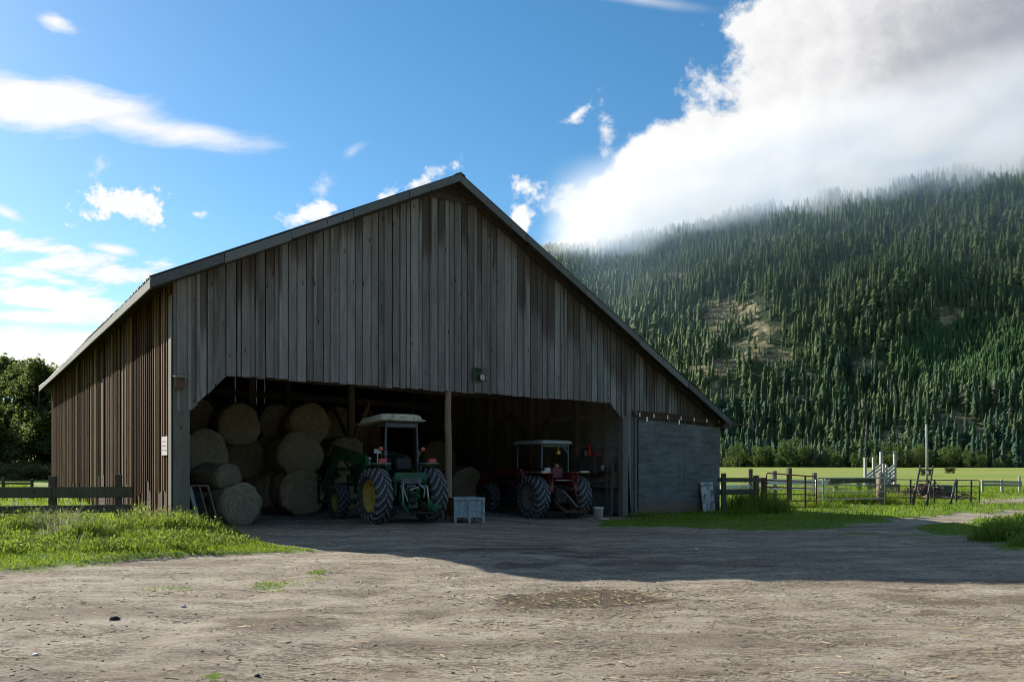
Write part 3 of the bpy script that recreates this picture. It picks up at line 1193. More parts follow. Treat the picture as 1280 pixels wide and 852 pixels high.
# field behind the left fence
x, y, g, rg = scatter(26000, -42, -10, 20, 60, 405)
h = 0.10 + 0.22 * rg.random(len(x)) ** 2
blades('grass', x, y, h, 0.03 + 0.02 * rg.random(len(x)), M_grass, 406, 0.5)['kind'] = 'stuff'


def clump_pts(spots, seed):
    rg = np.random.default_rng(seed)
    X, Y, H = [], [], []
    for cx, cy, rx, ry, n, hh in spots:
        r = np.sqrt(rg.random(n))
        t = rg.random(n) * 6.283
        xx, yy = cx + rx * r * np.cos(t), cy + ry * r * np.sin(t)
        X.append(xx); Y.append(yy)
        H.append(hh * (0.35 + 0.75 * rg.random(n)) * (1.05 - 0.5 * r ** 3))
    x, y, h = np.concatenate(X), np.concatenate(Y), np.concatenate(H)
    ok = outside_barn(x, y)
    return x[ok], y[ok], h[ok], rg


def px_spot(px, py, rx, ry, n, h, hh=CAMH):
    cx, cy = ground_px(px, py, hh)
    return (cx, cy, rx, ry, n, h)


# rough growth in front of the left fence and around the barn's corner
wrg = np.random.default_rng(450)
spots = []
for j in range(70):
    px = -60 + 330 * wrg.random()
    lim = 699 - max(0, px - 130) * 0.05
    py = 657 + (lim - 657) * wrg.random()
    cx, cy = ground_px(px, py)
    spots.append((cx, cy, .30 + .4 * wrg.random(), .25 + .3 * wrg.random(), 210, (.12 + .42 * wrg.random() ** 1.5) * (1.0 if py < 684 else .55)))
spots += [px_spot(200, 668, 1.0, .5, 700, .55), px_spot(232, 671, .5, .35, 420, .55), px_spot(150, 672, .9, .5, 600, .5), px_spot(262, 672, .4, .3, 260, .34), px_spot(100, 668, 1.0, .5, 600, .45),
          px_spot(40, 672, 1.0, .6, 600, .48), px_spot(190, 655, .8, .4, 500, .6), px_spot(290, 681, .5, .3, 240, .2)]
spots_r = [px_spot(1262, 680, .85, .7, 1300, .55, HR), px_spot(1295, 672, 1.2, .9, 1500, .6, HR), px_spot(1275, 663, .8, .6, 700, .5, HR), px_spot(1330, 690, 1.0, .6, 900, .5, HR)]
for px, py, rx, ry, n, h in [(942, 640, 1.1, .6, 1300, 1.25), (960, 642, .9, .6, 900, .9), (925, 645, .6, .4, 300, .45), (1050, 630, 1.6, .8, 1400, 1.0), (1085, 630, 1.2, .8, 1000, .85), (1030, 635, 1.0, .6, 500, .5), (1115, 628, 1.1, .8, 700, .75),
                             (1140, 630, 1.1, .5, 400, .4), (1000, 634, 1.2, .7, 500, .35), (880, 643, .8, .2, 200, .22), (800, 646, .5, .25, 260, .22), (1205, 620, 1.5, 1.5, 500, .5), (1170, 616, 2.0, 1.5, 700, .6)]:
    spots_r.append(px_spot(px, py, rx, ry, n, h, HR))
x, y, h, rg = clump_pts(spots + spots_r, 451)
n = len(x)
wide = rg.random(n) < 0.35
w = np.where(wide, 0.016 + 0.016 * rg.random(n), 0.006 + 0.008 * rg.random(n))
hh = np.where(wide, h * 0.7, h)
tag(blades('weeds', x, y, hh, w, M_weed, 452, 0.9), 'rough weeds and long grass beside the barn and fences', 'weeds', kind='stuff')
# leaves held above the ground in the same growth
k = rg.random(n) < 0.7
xl, yl, hl = x[k], y[k], h[k]
zl = hl * (0.3 + 0.6 * rg.random(len(xl)))
tag(blades('weed_leaves', xl + (rg.random(len(xl)) - .5) * .1, yl + (rg.random(len(xl)) - .5) * .1, 0.03 + .05 * rg.random(len(xl)), 0.014 + .020 * rg.random(len(xl)), M_weed, 453, 1.6, zoff=zl),
    'loose leaves of the rough weeds', 'weeds', kind='stuff')
# pale seeded stalks
x, y, h, rg = clump_pts([px_spot(70, 672, .9, .4, 420, .62), px_spot(95, 680, .7, .3, 340, .5), px_spot(170, 660, .5, .3, 150, .62), px_spot(20, 660, 1.0, .5, 90, .62), px_spot(225, 668, .3, .2, 40, .5), px_spot(120, 690, .8, .3, 60, .25)], 454)
tag(blades('dry_stalks', x, y, h, 0.009 + .008 * rg.random(len(x)), M_dry, 455, 0.7), 'pale dry stalks among the weeds', 'weeds', kind='stuff')

# straw and small stones lying about the yard
rg = np.random.default_rng(460)
n = 3000
y = 3.0 + 14 * rg.random(n) ** 1.2
x = (rg.random(n) * 1.4 - .7) * y
keep = (grass_at(x, y) < .3) & (rg.random(n) < .30 + .9 * vnoise(x, y, .8, 461))
x, y = x[keep], y[keep]
cx, cy = ground_px(735, 749)
n2 = 500
x = np.concatenate([x, cx + rg.normal(size=n2) * .8])
y = np.concatenate([y, cy + rg.normal(size=n2) * .5])
fx, fy = [], []
for px, py, sp, nn in ((320, 660, .9, 420), (400, 652, 1.1, 420), (290, 668, .5, 200), (480, 664, 1.4, 260), (690, 656, 1.5, 160)):
    cx, cy = ground_px(px, py)
    fx.append(cx + rg.normal(size=nn) * sp)
    fy.append(cy + rg.normal(size=nn) * sp * .8)
x = np.concatenate([x] + fx)
y = np.concatenate([y] + fy)
n = len(x)
L = (.025 + .09 * rg.random(n) ** 2) / 2
an = rg.normal(size=n) * .7
wd = .0035 + .003 * rg.random(n)
z = gz_np(x, y) + .006 + .012 * rg.random(n)
dxs, dys = np.cos(an), np.sin(an)
tilt = (rg.random(n) - .5) * .5 * L
V = np.empty((n, 4, 3))
for q, (sl, sw) in enumerate(((-1, -1), (1, -1), (1, 1), (-1, 1))):
    V[:, q] = np.stack([x + dxs * L * sl - dys * wd * sw, y + dys * L * sl + dxs * wd * sw, z + tilt * sl + .003 * sw], 1)
tag(np_mesh('straw_litter', V.reshape(-1, 3), [np.arange(4 * n).reshape(-1, 4)], M_straw), 'loose straw scattered over the dirt yard', 'straw', kind='stuff')


def stones_np(x, y, s, seed):
    rg = np.random.default_rng(seed)
    t = (1 + 5 ** .5) / 2
    base = np.array([(-1, t, 0), (1, t, 0), (-1, -t, 0), (1, -t, 0), (0, -1, t), (0, 1, t), (0, -1, -t), (0, 1, -t), (t, 0, -1), (t, 0, 1), (-t, 0, -1), (-t, 0, 1)]) / 1.9
    tri = np.array([(0, 11, 5), (0, 5, 1), (0, 1, 7), (0, 7, 10), (0, 10, 11), (1, 5, 9), (5, 11, 4), (11, 10, 2), (10, 7, 6), (7, 1, 8), (3, 9, 4), (3, 4, 2), (3, 2, 6), (3, 6, 8), (3, 8, 9), (4, 9, 5), (2, 4, 11), (6, 2, 10), (8, 6, 7), (9, 8, 1)])
    n = len(x)
    V = base[None] * (1 + .5 * (rg.random((n, 12, 1)) - .5)) * s[:, None, None]
    sc = np.stack([1 + .5 * rg.random(n), 1 + .5 * rg.random(n), .45 + .35 * rg.random(n)], 1)
    V = V * sc[:, None]
    an = rg.random(n) * 6.28
    c, sn = np.cos(an)[:, None], np.sin(an)[:, None]
    vx = V[..., 0] * c - V[..., 1] * sn + x[:, None]
    vy = V[..., 0] * sn + V[..., 1] * c + y[:, None]
    vz = V[..., 2] + gz_np(x, y)[:, None] + (s * .2)[:, None]
    F = (np.arange(n)[:, None, None] * 12 + tri[None]).reshape(-1, 3)
    return np.stack([vx, vy, vz], -1).reshape(-1, 3), F


n = 3600
y = 3.0 + 15 * rg.random(n) ** 1.3
x = (rg.random(n) * 1.4 - .7) * y
keep = (grass_at(x, y) < .4) & (rg.random(n) < .25 + vnoise(x, y, .6, 463))
x, y = x[keep], y[keep]
s = .004 + .010 * rg.random(len(x)) ** 3.0
V, F = stones_np(x, y, s, 464)
tag(np_mesh('gravel', V, [F], M_stone), 'small stones and clods scattered over the dirt yard', 'gravel', kind='stuff')

# ------------------------------------------------------------------ the cloud lying on the mountain's crest
def m_cloud():
    m = bpy.data.materials.new('cloud')
    m.use_nodes = True
    t = m.node_tree
    nt = NT(t)
    t.nodes.remove(t.nodes['Principled BSDF'])
    pv = nt.node('ShaderNodeVolumePrincipled')
    pv.inputs['Anisotropy'].default_value = 0.15
    p = nt.pos()
    x, y, z = nt.sep(p)
    zf = nt.m('MINIMUM', nt.add(nt.mul(x, .13), 215.0), 251.0)
    yf = nt.m('MINIMUM', nt.sub(870.0, nt.mul(x, .4)), nt.sub(955.0, nt.mul(x, .71)))
    n = nt.noise(nt.vmul(p, (1, 1, 1.4)), 0.016, 4.0, 0.6)
    dzv = nt.add(nt.sub(z, zf), 13.0)
    dyv = nt.sub(y, yf)
    hz = nt.add(dzv, nt.mul(nt.sub(n, 0.5), 85.0))
    core = nt.step(hz, -8.0, 24.0)
    veil = nt.step(hz, -190.0, 10.0, smooth=False)
    edge = nt.mul(nt.mul(nt.step(nt.add(dzv, nt.mul(nt.sub(n, .5), 50.0)), 5.0, 60.0, 1.0, 0.0), nt.step(dyv, -330.0, -60.0)), nt.mul(nt.step(dyv, 60.0, 150.0, 1.0, 0.0), nt.step(nt.add(x, nt.mul(nt.sub(n, .5), 80.0)), 20.0, 95.0)))
    edge = nt.mul(edge, nt.step(x, 620.0, 760.0, 1.0, 0.0))
    nt.put(pv.inputs['Color'], nt.mix(core, (.50, .70, .97), (.94, .95, .975)))
    d = nt.mul(edge, nt.add(nt.mul(core, CLOUD_CORE), nt.mul(veil, CLOUD_VEIL)))
    nt.put(pv.inputs['Density'], d)
    t.links.new(pv.outputs[0], t.nodes['Material Output'].inputs['Volume'])
    m.cycles.volume_step_rate = 1.2
    return m


CLOUD_CORE, CLOUD_VEIL = 0.040, 0.0013
cm = MB()
secs = []
HULL = [(150, -60), (150, 60), (90, 105), (0, 118), (-90, 110), (-170, 60), (-230, -20), (-320, -130), (-335, -185), (-290, -195), (-200, -150), (-110, -100), (0, -80), (90, -75)]
for x in range(-120, 781, 60):
    zf = min(215 + .13 * x, 251)
    yf = min(870 - .4 * x, 955 - .71 * x)
    secs.append([(x, yf + py_, zf + pz_) for py_, pz_ in HULL])
for a, c in zip(secs, secs[1:]):
    i = len(cm.v)
    cm.v += a + c
    for k in range(14):
        cm.face([i + k, i + (k + 1) % 14, i + 14 + (k + 1) % 14, i + 14 + k])
cm.poly(list(reversed(secs[0])))
cm.poly(secs[-1])
import bmesh
cl = cm.build('cloud', m_cloud(), fix=False)
_b = bmesh.new()
_b.from_mesh(cl.data)
bmesh.ops.remove_doubles(_b, verts=_b.verts, dist=.01)
bmesh.ops.recalc_face_normals(_b, faces=_b.faces)
_b.to_mesh(cl.data)
_b.free()
tag(cl, 'soft white cloud bank resting on the crest of the wooded mountain', 'cloud', kind='stuff')


# ------------------------------------------------------------------ unseen wooded slope added behind the camera to block low sky light
hx = np.linspace(-1500, 1500, 61)
hy = np.linspace(-950, -330, 26)
HX, HY = np.meshgrid(hx, hy)
hxf, hyf = HX.ravel(), HY.ravel()
tt = -hyf - 340 - 60 * vnoise(hxf, hyf * 0, 300, 81)
hz = np.maximum(tt, 0) * .72
top = 250 + 70 * vnoise(hxf, hyf, 260, 82)
hz = -30 * np.log(np.exp(-np.minimum(hz, 900) / 30) + np.exp(-top / 30)) + (vnoise(hxf, hyf, 60, 83) - .5) * 22 * sstep(tt, 0, 60)
hz = np.maximum(hz, 0) - .7
ii = (np.arange(25)[:, None] * 61 + np.arange(60)[None, :]).ravel()


def m_added_hills(nt, b):
    n = nt.noise(nt.pos(), .05, 8.0, .7)
    nt.put(b.inputs['Base Color'], nt.ramp(n, [(.3, (.020, .036, .022)), (.6, (.045, .07, .036)), (.8, (.09, .10, .05))]))
    b.inputs['Roughness'].default_value = 1.0
    b.inputs['Specular IOR Level'].default_value = 0.0
    nt.put(b.inputs['Normal'], nt.bump(n, 1.0, 8.0))


added_hills = np_mesh('added_hills', np.stack([hxf, hyf, hz], 1), [np.stack([ii, ii + 1, ii + 62, ii + 61], 1)], material('added_wooded_hills', m_added_hills), smooth=True)
added_hills['kind'] = 'structure'


# ------------------------------------------------------------------ materials: timber, metal, paint
def m_boards(cols, stain, grain=1.0, knots=True, rough=0.9, stain_amt=1.0, vert=True, rvar=0.3):
    def fn(nt, b):
        p = nt.obj()
        r = nt.island()
        rv = nt.comb(nt.mul(r, 37.0), nt.mul(r, 91.0), nt.mul(r, 53.0))
        q = nt.vadd(p, rv)
        g = nt.noise(nt.vmul(q, (26 * grain, 26 * grain, 0.9 * grain) if vert else (26 * grain, 1.2, 26 * grain)), 1.0, 6.0, 0.65, 0.5)
        g2 = nt.noise(nt.vmul(q, (90, 90, 2.5) if vert else (90, 2.5, 90)), 1.0, 3.0, 0.6)
        lo = nt.noise(nt.vmul(q, (2.5, 2.5, 0.6) if vert else (2.5, .6, 2.5)), 1.0, 4.0, 0.6)
        f = nt.add(nt.add(nt.mul(g, 0.55), nt.mul(lo, 0.35)), nt.add(nt.mul(nt.sub(r, 0.5), rvar), 0.05))
        col = nt.ramp(f, [(0.22, cols[0]), (0.48, cols[1]), (0.75, cols[2])])
        col = nt.mix(nt.mul(nt.step(g2, 0.48, 0.68), 0.6), col, nt.mix(0.6, col, cols[0]))
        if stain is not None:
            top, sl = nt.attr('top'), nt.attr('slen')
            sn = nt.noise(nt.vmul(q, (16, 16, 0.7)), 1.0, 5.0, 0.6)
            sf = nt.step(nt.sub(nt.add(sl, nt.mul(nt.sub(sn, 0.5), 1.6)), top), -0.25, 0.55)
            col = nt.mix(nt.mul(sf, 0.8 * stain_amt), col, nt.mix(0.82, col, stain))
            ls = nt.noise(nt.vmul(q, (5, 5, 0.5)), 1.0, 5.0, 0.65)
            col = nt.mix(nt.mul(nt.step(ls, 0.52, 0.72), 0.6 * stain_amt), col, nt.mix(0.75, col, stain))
        if knots:
            kv = nt.node('ShaderNodeTexVoronoi', feature='F1')
            nt.put(kv.inputs['Vector'], nt.vmul(q, (7.0, 7.0, 2.0)))
            kv.inputs['Scale'].default_value = 1.0
            kn = nt.mul(nt.step(kv.outputs['Distance'], 0.085, 0.16, 1.0, 0.0), nt.step(nt.noise(nt.vmul(q, (3, 3, .8)), 1.3, 2.0), 0.48, 0.52))
            col = nt.mix(nt.mul(kn, 0.85), col, (.022, .018, .015))
        nt.put(b.inputs['Base Color'], col)
        b.inputs['Roughness'].default_value = rough
        b.inputs['Specular IOR Level'].default_value = 0.2
        nt.put(b.inputs['Normal'], nt.bump(nt.add(g, nt.mul(g2, 0.5)), 0.55, 0.008))
    return fn


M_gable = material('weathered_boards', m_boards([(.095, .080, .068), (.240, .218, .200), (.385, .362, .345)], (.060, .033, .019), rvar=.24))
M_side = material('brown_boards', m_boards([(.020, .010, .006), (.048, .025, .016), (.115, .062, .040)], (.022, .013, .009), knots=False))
M_batten = material('brown_battens', m_boards([(.045, .022, .013), (.165, .085, .050), (.42, .28, .18)], (.07, .032, .017), knots=False, stain_amt=.8, rvar=.75))
M_post = material('corner_planks', m_boards([(.085, .078, .064), (.165, .155, .135), (.25, .24, .215)], None))
M_beam = material('barn_beams', m_boards([(.10, .075, .055), (.21, .16, .12), (.32, .255, .195)], None, knots=False))
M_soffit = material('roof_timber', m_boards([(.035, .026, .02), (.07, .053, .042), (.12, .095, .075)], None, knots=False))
M_inner = material('inner_boards', m_boards([(.15, .125, .105), (.28, .245, .215), (.40, .36, .32)], None, knots=False))
M_fascia = material('fascia_boards', m_boards([(.14, .14, .14), (.26, .26, .25), (.38, .37, .345)], None, vert=False))
M_rake = material('rake_boards', m_boards([(.07, .075, .075), (.14, .148, .15), (.22, .23, .23)], None, vert=False))
M_pale = material('pale_planks', m_boards([(.50, .49, .48), (.72, .71, .69), (.82, .81, .80)], None))
M_rail = material('fence_rails', m_boards([(.05, .043, .034), (.10, .088, .07), (.17, .155, .125)], None, vert=True))
M_greyw = material('silver_timber', m_boards([(.18, .175, .17), (.31, .305, .295), (.43, .42, .41)], None))


def flat(name, col, rough=0.6, metal=0.0, var=0.25, scale=6.0, dirt=None, dirt_lo=0.5, dirt_hi=0.7, spec=0.4, bump=0.0):
    def fn(nt, b):
        n = nt.noise(nt.obj(), scale, 6.0, 0.65)
        c = nt.mix(nt.step(n, 0.3, 0.7), tuple(x * (1 - var) for x in col), tuple(min(1, x * (1 + var)) for x in col))
        rr = rough
        if dirt is not None:
            n2 = nt.noise(nt.vadd(nt.obj(), (3.7, 1.2, 9.1)), scale * 1.6, 8.0, 0.7)
            c = nt.mix(nt.step(n2, dirt_lo, dirt_hi), c, dirt)
        nt.put(b.inputs['Base Color'], c)
        b.inputs['Roughness'].default_value = rr
        b.inputs['Metallic'].default_value = metal
        b.inputs['Specular IOR Level'].default_value = spec
        if bump:
            nt.put(b.inputs['Normal'], nt.bump(n, 0.5, bump))
    return material(name, fn)


M_tin = flat('roof_tin', (.22, .23, .235), .6, .35, .2, 3.0, (.20, .17, .15), .55, .75)
M_rust = flat('rusty_iron', (.11, .055, .035), .85, .2, .4, 12.0, (.05, .03, .02), .45, .65)
M_dkiron = flat('dark_iron', (.035, .033, .032), .6, .5, .3, 10.0)
M_bolt = flat('bright_bolt', (.55, .55, .55), .4, .6, .1)


def m_ply(nt, b):
    p = nt.obj()
    n = nt.noise(nt.vmul(p, (1.2, 1.2, 9.0)), 1.0, 7.0, 0.7, 0.4)
    n2 = nt.noise(p, 1.6, 5.0, 0.6)
    n3 = nt.noise(nt.vmul(p, (1, 1, 1.6)), 20.0, 5.0, 0.75)
    c = nt.ramp(nt.add(nt.mul(n, .6), nt.mul(n2, .4)), [(0.36, (.075, .076, .078)), (0.50, (.145, .15, .156)), (0.66, (.235, .242, .25))])
    c = nt.mix(nt.step(n3, 0.48, 0.72, 0.0, 0.85), c, (.085, .08, .082))
    z = nt.sep(p)[2]
    ru = nt.step(nt.add(z, nt.mul(nt.sub(n2, .5), -.9)), 0.05, 0.50, 1.0, 0.0)
    c = nt.mix(nt.mul(ru, .75), c, (.19, .115, .075))
    nt.put(b.inputs['Base Color'], c)
    b.inputs['Roughness'].default_value = 0.85
    nt.put(b.inputs['Normal'], nt.bump(n, 0.4, 0.006))


M_ply = material('painted_plywood', m_ply)

# ------------------------------------------------------------------ the barn
barn = thing('barn', 'large weathered wooden barn with a wide dark open front and a lopsided gable roof', 'barn', P0, TH)
BL = 29.4                                           # length
OV = 0.5                                            # front overhang
uR, zR = uv(575, 217, -OV)
uEL, zEL = uv(189, 345, -OV)
uER, zER = uv(914, 525, -OV)
BWID = uv(897, 600)[0]
SLL, SLR = (zR - zEL) / (uR - uEL), (zR - zER) / (uER - uR)


def roof_z(u):
    return zR - (uR - u) * SLL if u < uR else zR - (u - uR) * SLR


op = [uv(237, 514), uv(283, 469), uv(763, 503), uv(784, 533)]        # opening, left to right
uJ = uv(779, 600)[0]                                                  # right jamb
uC = op[0][0]
doorL, doorR = uv(795, 600)[0], BWID - .02
zDT = uv(795, 519)[1]
zDTr = uv(895, 531)[1]
GB = -0.25                                                            # boards run into the ground


def bottom_z(u):
    if u <= op[0][0]:
        return op[0][1]
    for (a, za), (c, zc) in zip(op, op[1:]):
        if u <= c:
            return za + (zc - za) * (u - a) / (c - a)
    if u < doorL - .05:
        return GB
    return zDT + (zDTr - zDT) * (u - doorL) / (doorR - doorL) - .12


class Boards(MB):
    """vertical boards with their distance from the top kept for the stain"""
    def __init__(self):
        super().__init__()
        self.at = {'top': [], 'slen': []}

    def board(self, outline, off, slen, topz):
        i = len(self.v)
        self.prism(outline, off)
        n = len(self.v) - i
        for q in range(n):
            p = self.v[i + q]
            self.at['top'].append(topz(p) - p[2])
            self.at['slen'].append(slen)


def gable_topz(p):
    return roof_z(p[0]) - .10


rb = random.Random(31)
gw = Boards()
u = 0.0
k = 0
while u < BWID - .02:
    fine = u > uv(800, 500)[0]
    w = rb.uniform(.19, .26) if not fine else rb.uniform(.10, .17)
    if rb.random() < .14 and not fine:
        w = rb.uniform(.10, .14)
    u1 = min(u + w, BWID)
    odd = k % 2
    for brk in (uC, op[1][0], op[2][0], op[3][0], doorL - .05):
        if u < brk < u1 and (brk - u) > .03:
            u1 = brk
    gap = rb.uniform(.016, .034)
    a, c = u + gap / 2, u1 - gap / 2
    proud = rb.uniform(0, .008)
    jag = rb.uniform(-.028, .02)
    e = 1e-4
    top = [(c, roof_z(c) - .13), (a, roof_z(a) - .13)]
    if a < uR < c:
        top.insert(1, (uR, zR - .13))
    bot = [(a, bottom_z(a + e) + jag), (c, bottom_z(c - e) + jag)]
    pts = [(x, -proud, z) for x, z in bot + top]
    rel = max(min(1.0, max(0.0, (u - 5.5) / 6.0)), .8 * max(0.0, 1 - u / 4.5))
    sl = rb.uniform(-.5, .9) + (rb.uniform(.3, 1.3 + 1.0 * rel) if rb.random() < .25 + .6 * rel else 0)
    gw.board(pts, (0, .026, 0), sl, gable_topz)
    # a batten over some joints
    if rb.random() < .30 and not fine and u1 < BWID - .3:
        bu0, bu1 = u1 - .035, u1 + .035
        bb = max(bottom_z(bu0), bottom_z(bu1)) + .01
        pts = [(bu0, -.047, bb), (bu1, -.047, bb), (bu1, -.047, roof_z(bu1) - .13), (bu0, -.047, roof_z(bu0) - .13)]
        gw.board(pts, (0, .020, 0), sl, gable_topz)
    u = u1
    k += 1
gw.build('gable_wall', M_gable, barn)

# triangle of level boards under the ridge
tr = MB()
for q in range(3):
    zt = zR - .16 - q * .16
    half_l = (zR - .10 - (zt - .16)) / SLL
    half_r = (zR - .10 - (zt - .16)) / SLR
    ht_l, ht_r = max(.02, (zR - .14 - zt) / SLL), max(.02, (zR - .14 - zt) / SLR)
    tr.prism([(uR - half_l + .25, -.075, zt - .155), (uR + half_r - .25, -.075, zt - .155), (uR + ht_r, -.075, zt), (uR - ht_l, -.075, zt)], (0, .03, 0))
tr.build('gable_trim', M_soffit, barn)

# planks boxing the left corner
cp = MB()
cp.box((uC * .27, -.012, 1.55), (uC * .50, .05, 3.8))
cp.box((uC * .76, -.005, 1.55), (uC * .46, .05, 3.8))
cp.box((-.028, .13, 2.55), (.03, .28, 5.75))
cp.build('corner_boards', M_post, barn)
# right jamb
jb = MB()
jb.box((uJ + .10, .10, 1.45), (.22, .22, 3.4))
jb.build('door_jamb', M_post, barn)
jb = MB()
jb.box((doorL - .075, -.06, 1.60), (.09, .06, 3.55))
jb.build('door_jamb', M_post, barn)

# long left wall: wide boards and narrow battens
sw = Boards()
rb = random.Random(41)
v = 0.0
eaveW = roof_z(0.0) - .16
tz_side = lambda p: eaveW
bt = Boards()
while v < BL:
    w = rb.uniform(.24, .30)
    v1 = min(v + w, BL)
    x = rb.uniform(0, .006)
    sl = rb.uniform(-.5, 1.6)
    z0 = -.2 + rb.uniform(-.03, .03)
    # a few boards have slipped and leave daylight at the top
    topb = eaveW
    sw.board([(x, v + .003, z0), (x, v1 - .003, z0), (x, v1 - .003, topb), (x, v + .003, topb)], (.024, 0, 0), sl, tz_side)
    bw = rb.uniform(.03, .05)
    d = rb.uniform(.024, .042)
    if rb.random() < .93 and v1 < BL:
        lz = rb.uniform(-.12, -.02) if rb.random() < .85 else rb.uniform(.3, 1.2)
        bt.board([(-d, v1 - bw / 2, lz), (-d, v1 + bw / 2, lz), (-d, v1 + bw / 2, topb - rb.uniform(0, .05)), (-d, v1 - bw / 2, topb - rb.uniform(0, .05))], (d, 0, 0), rb.uniform(-.4, 1.8), tz_side)
    v = v1
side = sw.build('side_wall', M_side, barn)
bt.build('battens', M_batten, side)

# far gable and right wall
bw_ = Boards()
rb = random.Random(43)
u = 0.0
while u < BWID:
    u1 = min(u + rb.uniform(.22, .3), BWID)
    a, c = u + .0012, u1 - (.0012 if rb.random() < .75 else .006)
    top = [(c, roof_z(c) - .13), (a, roof_z(a) - .13)]
    if a < uR < c:
        top.insert(1, (uR, zR - .13))
    bw_.board([(x, BL, z) for x, z in [(a, -.25), (c, -.25)] + top], (0, .025, 0), rb.uniform(0, .8), gable_topz)
    u = u1
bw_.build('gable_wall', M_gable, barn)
rw = Boards()
v = 0.03
rtop = roof_z(BWID) - .15
while v < BL:
    v1 = min(v + rb.uniform(.22, .3), BL)
    rw.board([(BWID - .03, v + .004, -.3), (BWID - .03, v1 - .004, -.3), (BWID - .03, v1 - .004, rtop), (BWID - .03, v + .004, rtop)], (.024, 0, 0), rb.uniform(0, .8), lambda p: rtop)
    v = v1
rw.build('side_wall', M_gable, barn)

# partition along the tractor bay: boards, rails and posts
uP = uJ + .28
pw = MB()
v = .25
ptop = roof_z(uP) - .3
while v < BL - .1:
    v1 = v + rb.uniform(.16, .28)
    off = rb.uniform(0, .01)
    pw.box((uP + off, (v + v1) / 2, ptop / 2 - .1), (.022, v1 - v - rb.uniform(.004, .016), ptop))
    v = v1
for z in (1.0, 2.2, 3.2):
    pw.box((uP - .05, BL / 2, z), (.07, BL - .6, .15))
pw.build('partition', M_inner, barn)

# posts: the tall pole in the opening and the rows inside
uPole = uv(563, 560)[0]


def pole_mesh(h, r, seed):
    m = MB()
    rg = random.Random(seed)
    pts, rs = [], []
    n = 9
    for q in range(n + 1):
        t = q / n
        pts.append((rg.uniform(-.008, .008) - .02 * t, rg.uniform(-.008, .008), -.15 + (h + .15) * t))
        rs.append(r * (1.05 - .2 * t) * rg.uniform(.95, 1.05))
    m.tube(pts, rs, 10)
    return m


M_pole = material('peeled_pole', m_boards([(.16, .10, .07), (.30, .20, .14), (.44, .32, .24)], None, knots=True))
pole_mesh(bottom_z(uPole) + .35, .105, 5).build('post', M_pole, barn, (uPole, .10, 0))
for (pu, pvv, s) in [(uP - .17, 2.55, .24), (uP - .17, 5.3, .24), (uP - .17, 8.2, .24), (uP - .17, 11.2, .24), (uP - .17, 15, .24), (uP - .17, 19, .24),
                     (uPole - .2, 6.5, .22), (uPole - .2, 13.0, .22), (uPole - .2, 19.5, .22), (4.6, 9.5, .22), (4.6, 15.5, .22), (4.6, 21, .22)]:
    m = MB()
    hh = roof_z(pu) - .35
    m.bbox((0, 0, hh / 2 - .1), (s, s, hh), .015)
    m.build('post', M_beam, barn, (pu, pvv, 0))
    if pvv > 3:
        m = MB()
        m.bar((0, -1.5, 3.6), (0, -.1, 2.3), .09, .14)
        m.bar((0, 1.5, 3.6), (0, .1, 2.3), .09, .14)
        m.build('brace', M_beam, barn, (pu, pvv, 0))
# header behind the opening, cross beams
m = MB()
m.bar((op[0][0] - .3, .16, op[1][1] + .30), (uJ + .3, .16, op[2][1] + .30), .14, .30)
m.build('header_beam', M_beam, barn)
for vv, pu in ((2.55, 0), (6.5, 0), (13.0, 0), (19.5, 0)):
    m = MB()
    m.bar((.15, vv + .25, 4.55), (uP, vv + .25, 4.2), .14, .26)
    m.build('cross_beam', M_beam, barn)
for z in (1.1, 2.5, 3.9):
    m = MB()
    m.box((.10, BL / 2, z), (.09, BL - .5, .15))
    m.build('wall_rail', M_beam, barn)

# loft boards far inside, colour brightened to imitate light leaking in
m = MB()
for q in range(7):
    m.box((q * .20, 0, .65), (.19, .03, 1.3))
m.bar((-.15, -.05, 0), (.75, -.05, 1.9), .08, .1)
m.bar((1.5, -.05, 0), (.75, -.05, 1.9), .08, .1)
M_red = material('brightened_red_boards', m_boards([(.30, .13, .07), (.48, .22, .13), (.60, .31, .19)], None, knots=False))
m.build('loft_boards', M_red, barn, (9.3, 11.5, 2.0))

# roof
roof = thing('roof', None, None)
del_keys = [kk for kk in ('label', 'category') if kk in roof.keys()]
roof.parent = barn


def corr_slope(ua, za, ub, zb):
    """corrugated sheet, ribs running down the slope"""
    n = int((BL + 2 * OV) / .05)
    V, F = [], []
    cols = 7
    sl = Vector((ub - ua, 0, zb - za)).normalized()
    nr = Vector((-sl.z, 0, sl.x))
    if nr.z < 0:
        nr = -nr
    rs = random.Random(3)
    for q in range(n + 1):
        v = -OV - .03 + (BL + 2 * OV + .06) * q / n
        amp = .014 * (1 if q % 4 in (0, 1) else -1)
        sag = .10 * math.exp(-((v - BL * .75) / 5.0) ** 2) + .03 * math.sin(v * .55)
        for c in range(cols):
            t = c / (cols - 1)
            lift = amp + (rs.uniform(-.01, .012) if c in (0, cols - 1) else 0)
            sg = sag * (1 if abs(za - zb) > 0 else 0) * (t if ub < ua or True else 1) * .6
            V.append((ua + (ub - ua) * t + nr.x * lift, v, za + (zb - za) * t + nr.z * lift - sg * t))
    for q in range(n):
        for c in range(cols - 1):
            a = q * cols + c
            F.append((a, a + 1, a + cols + 1, a + cols))
    return np.array(V), np.array(F)


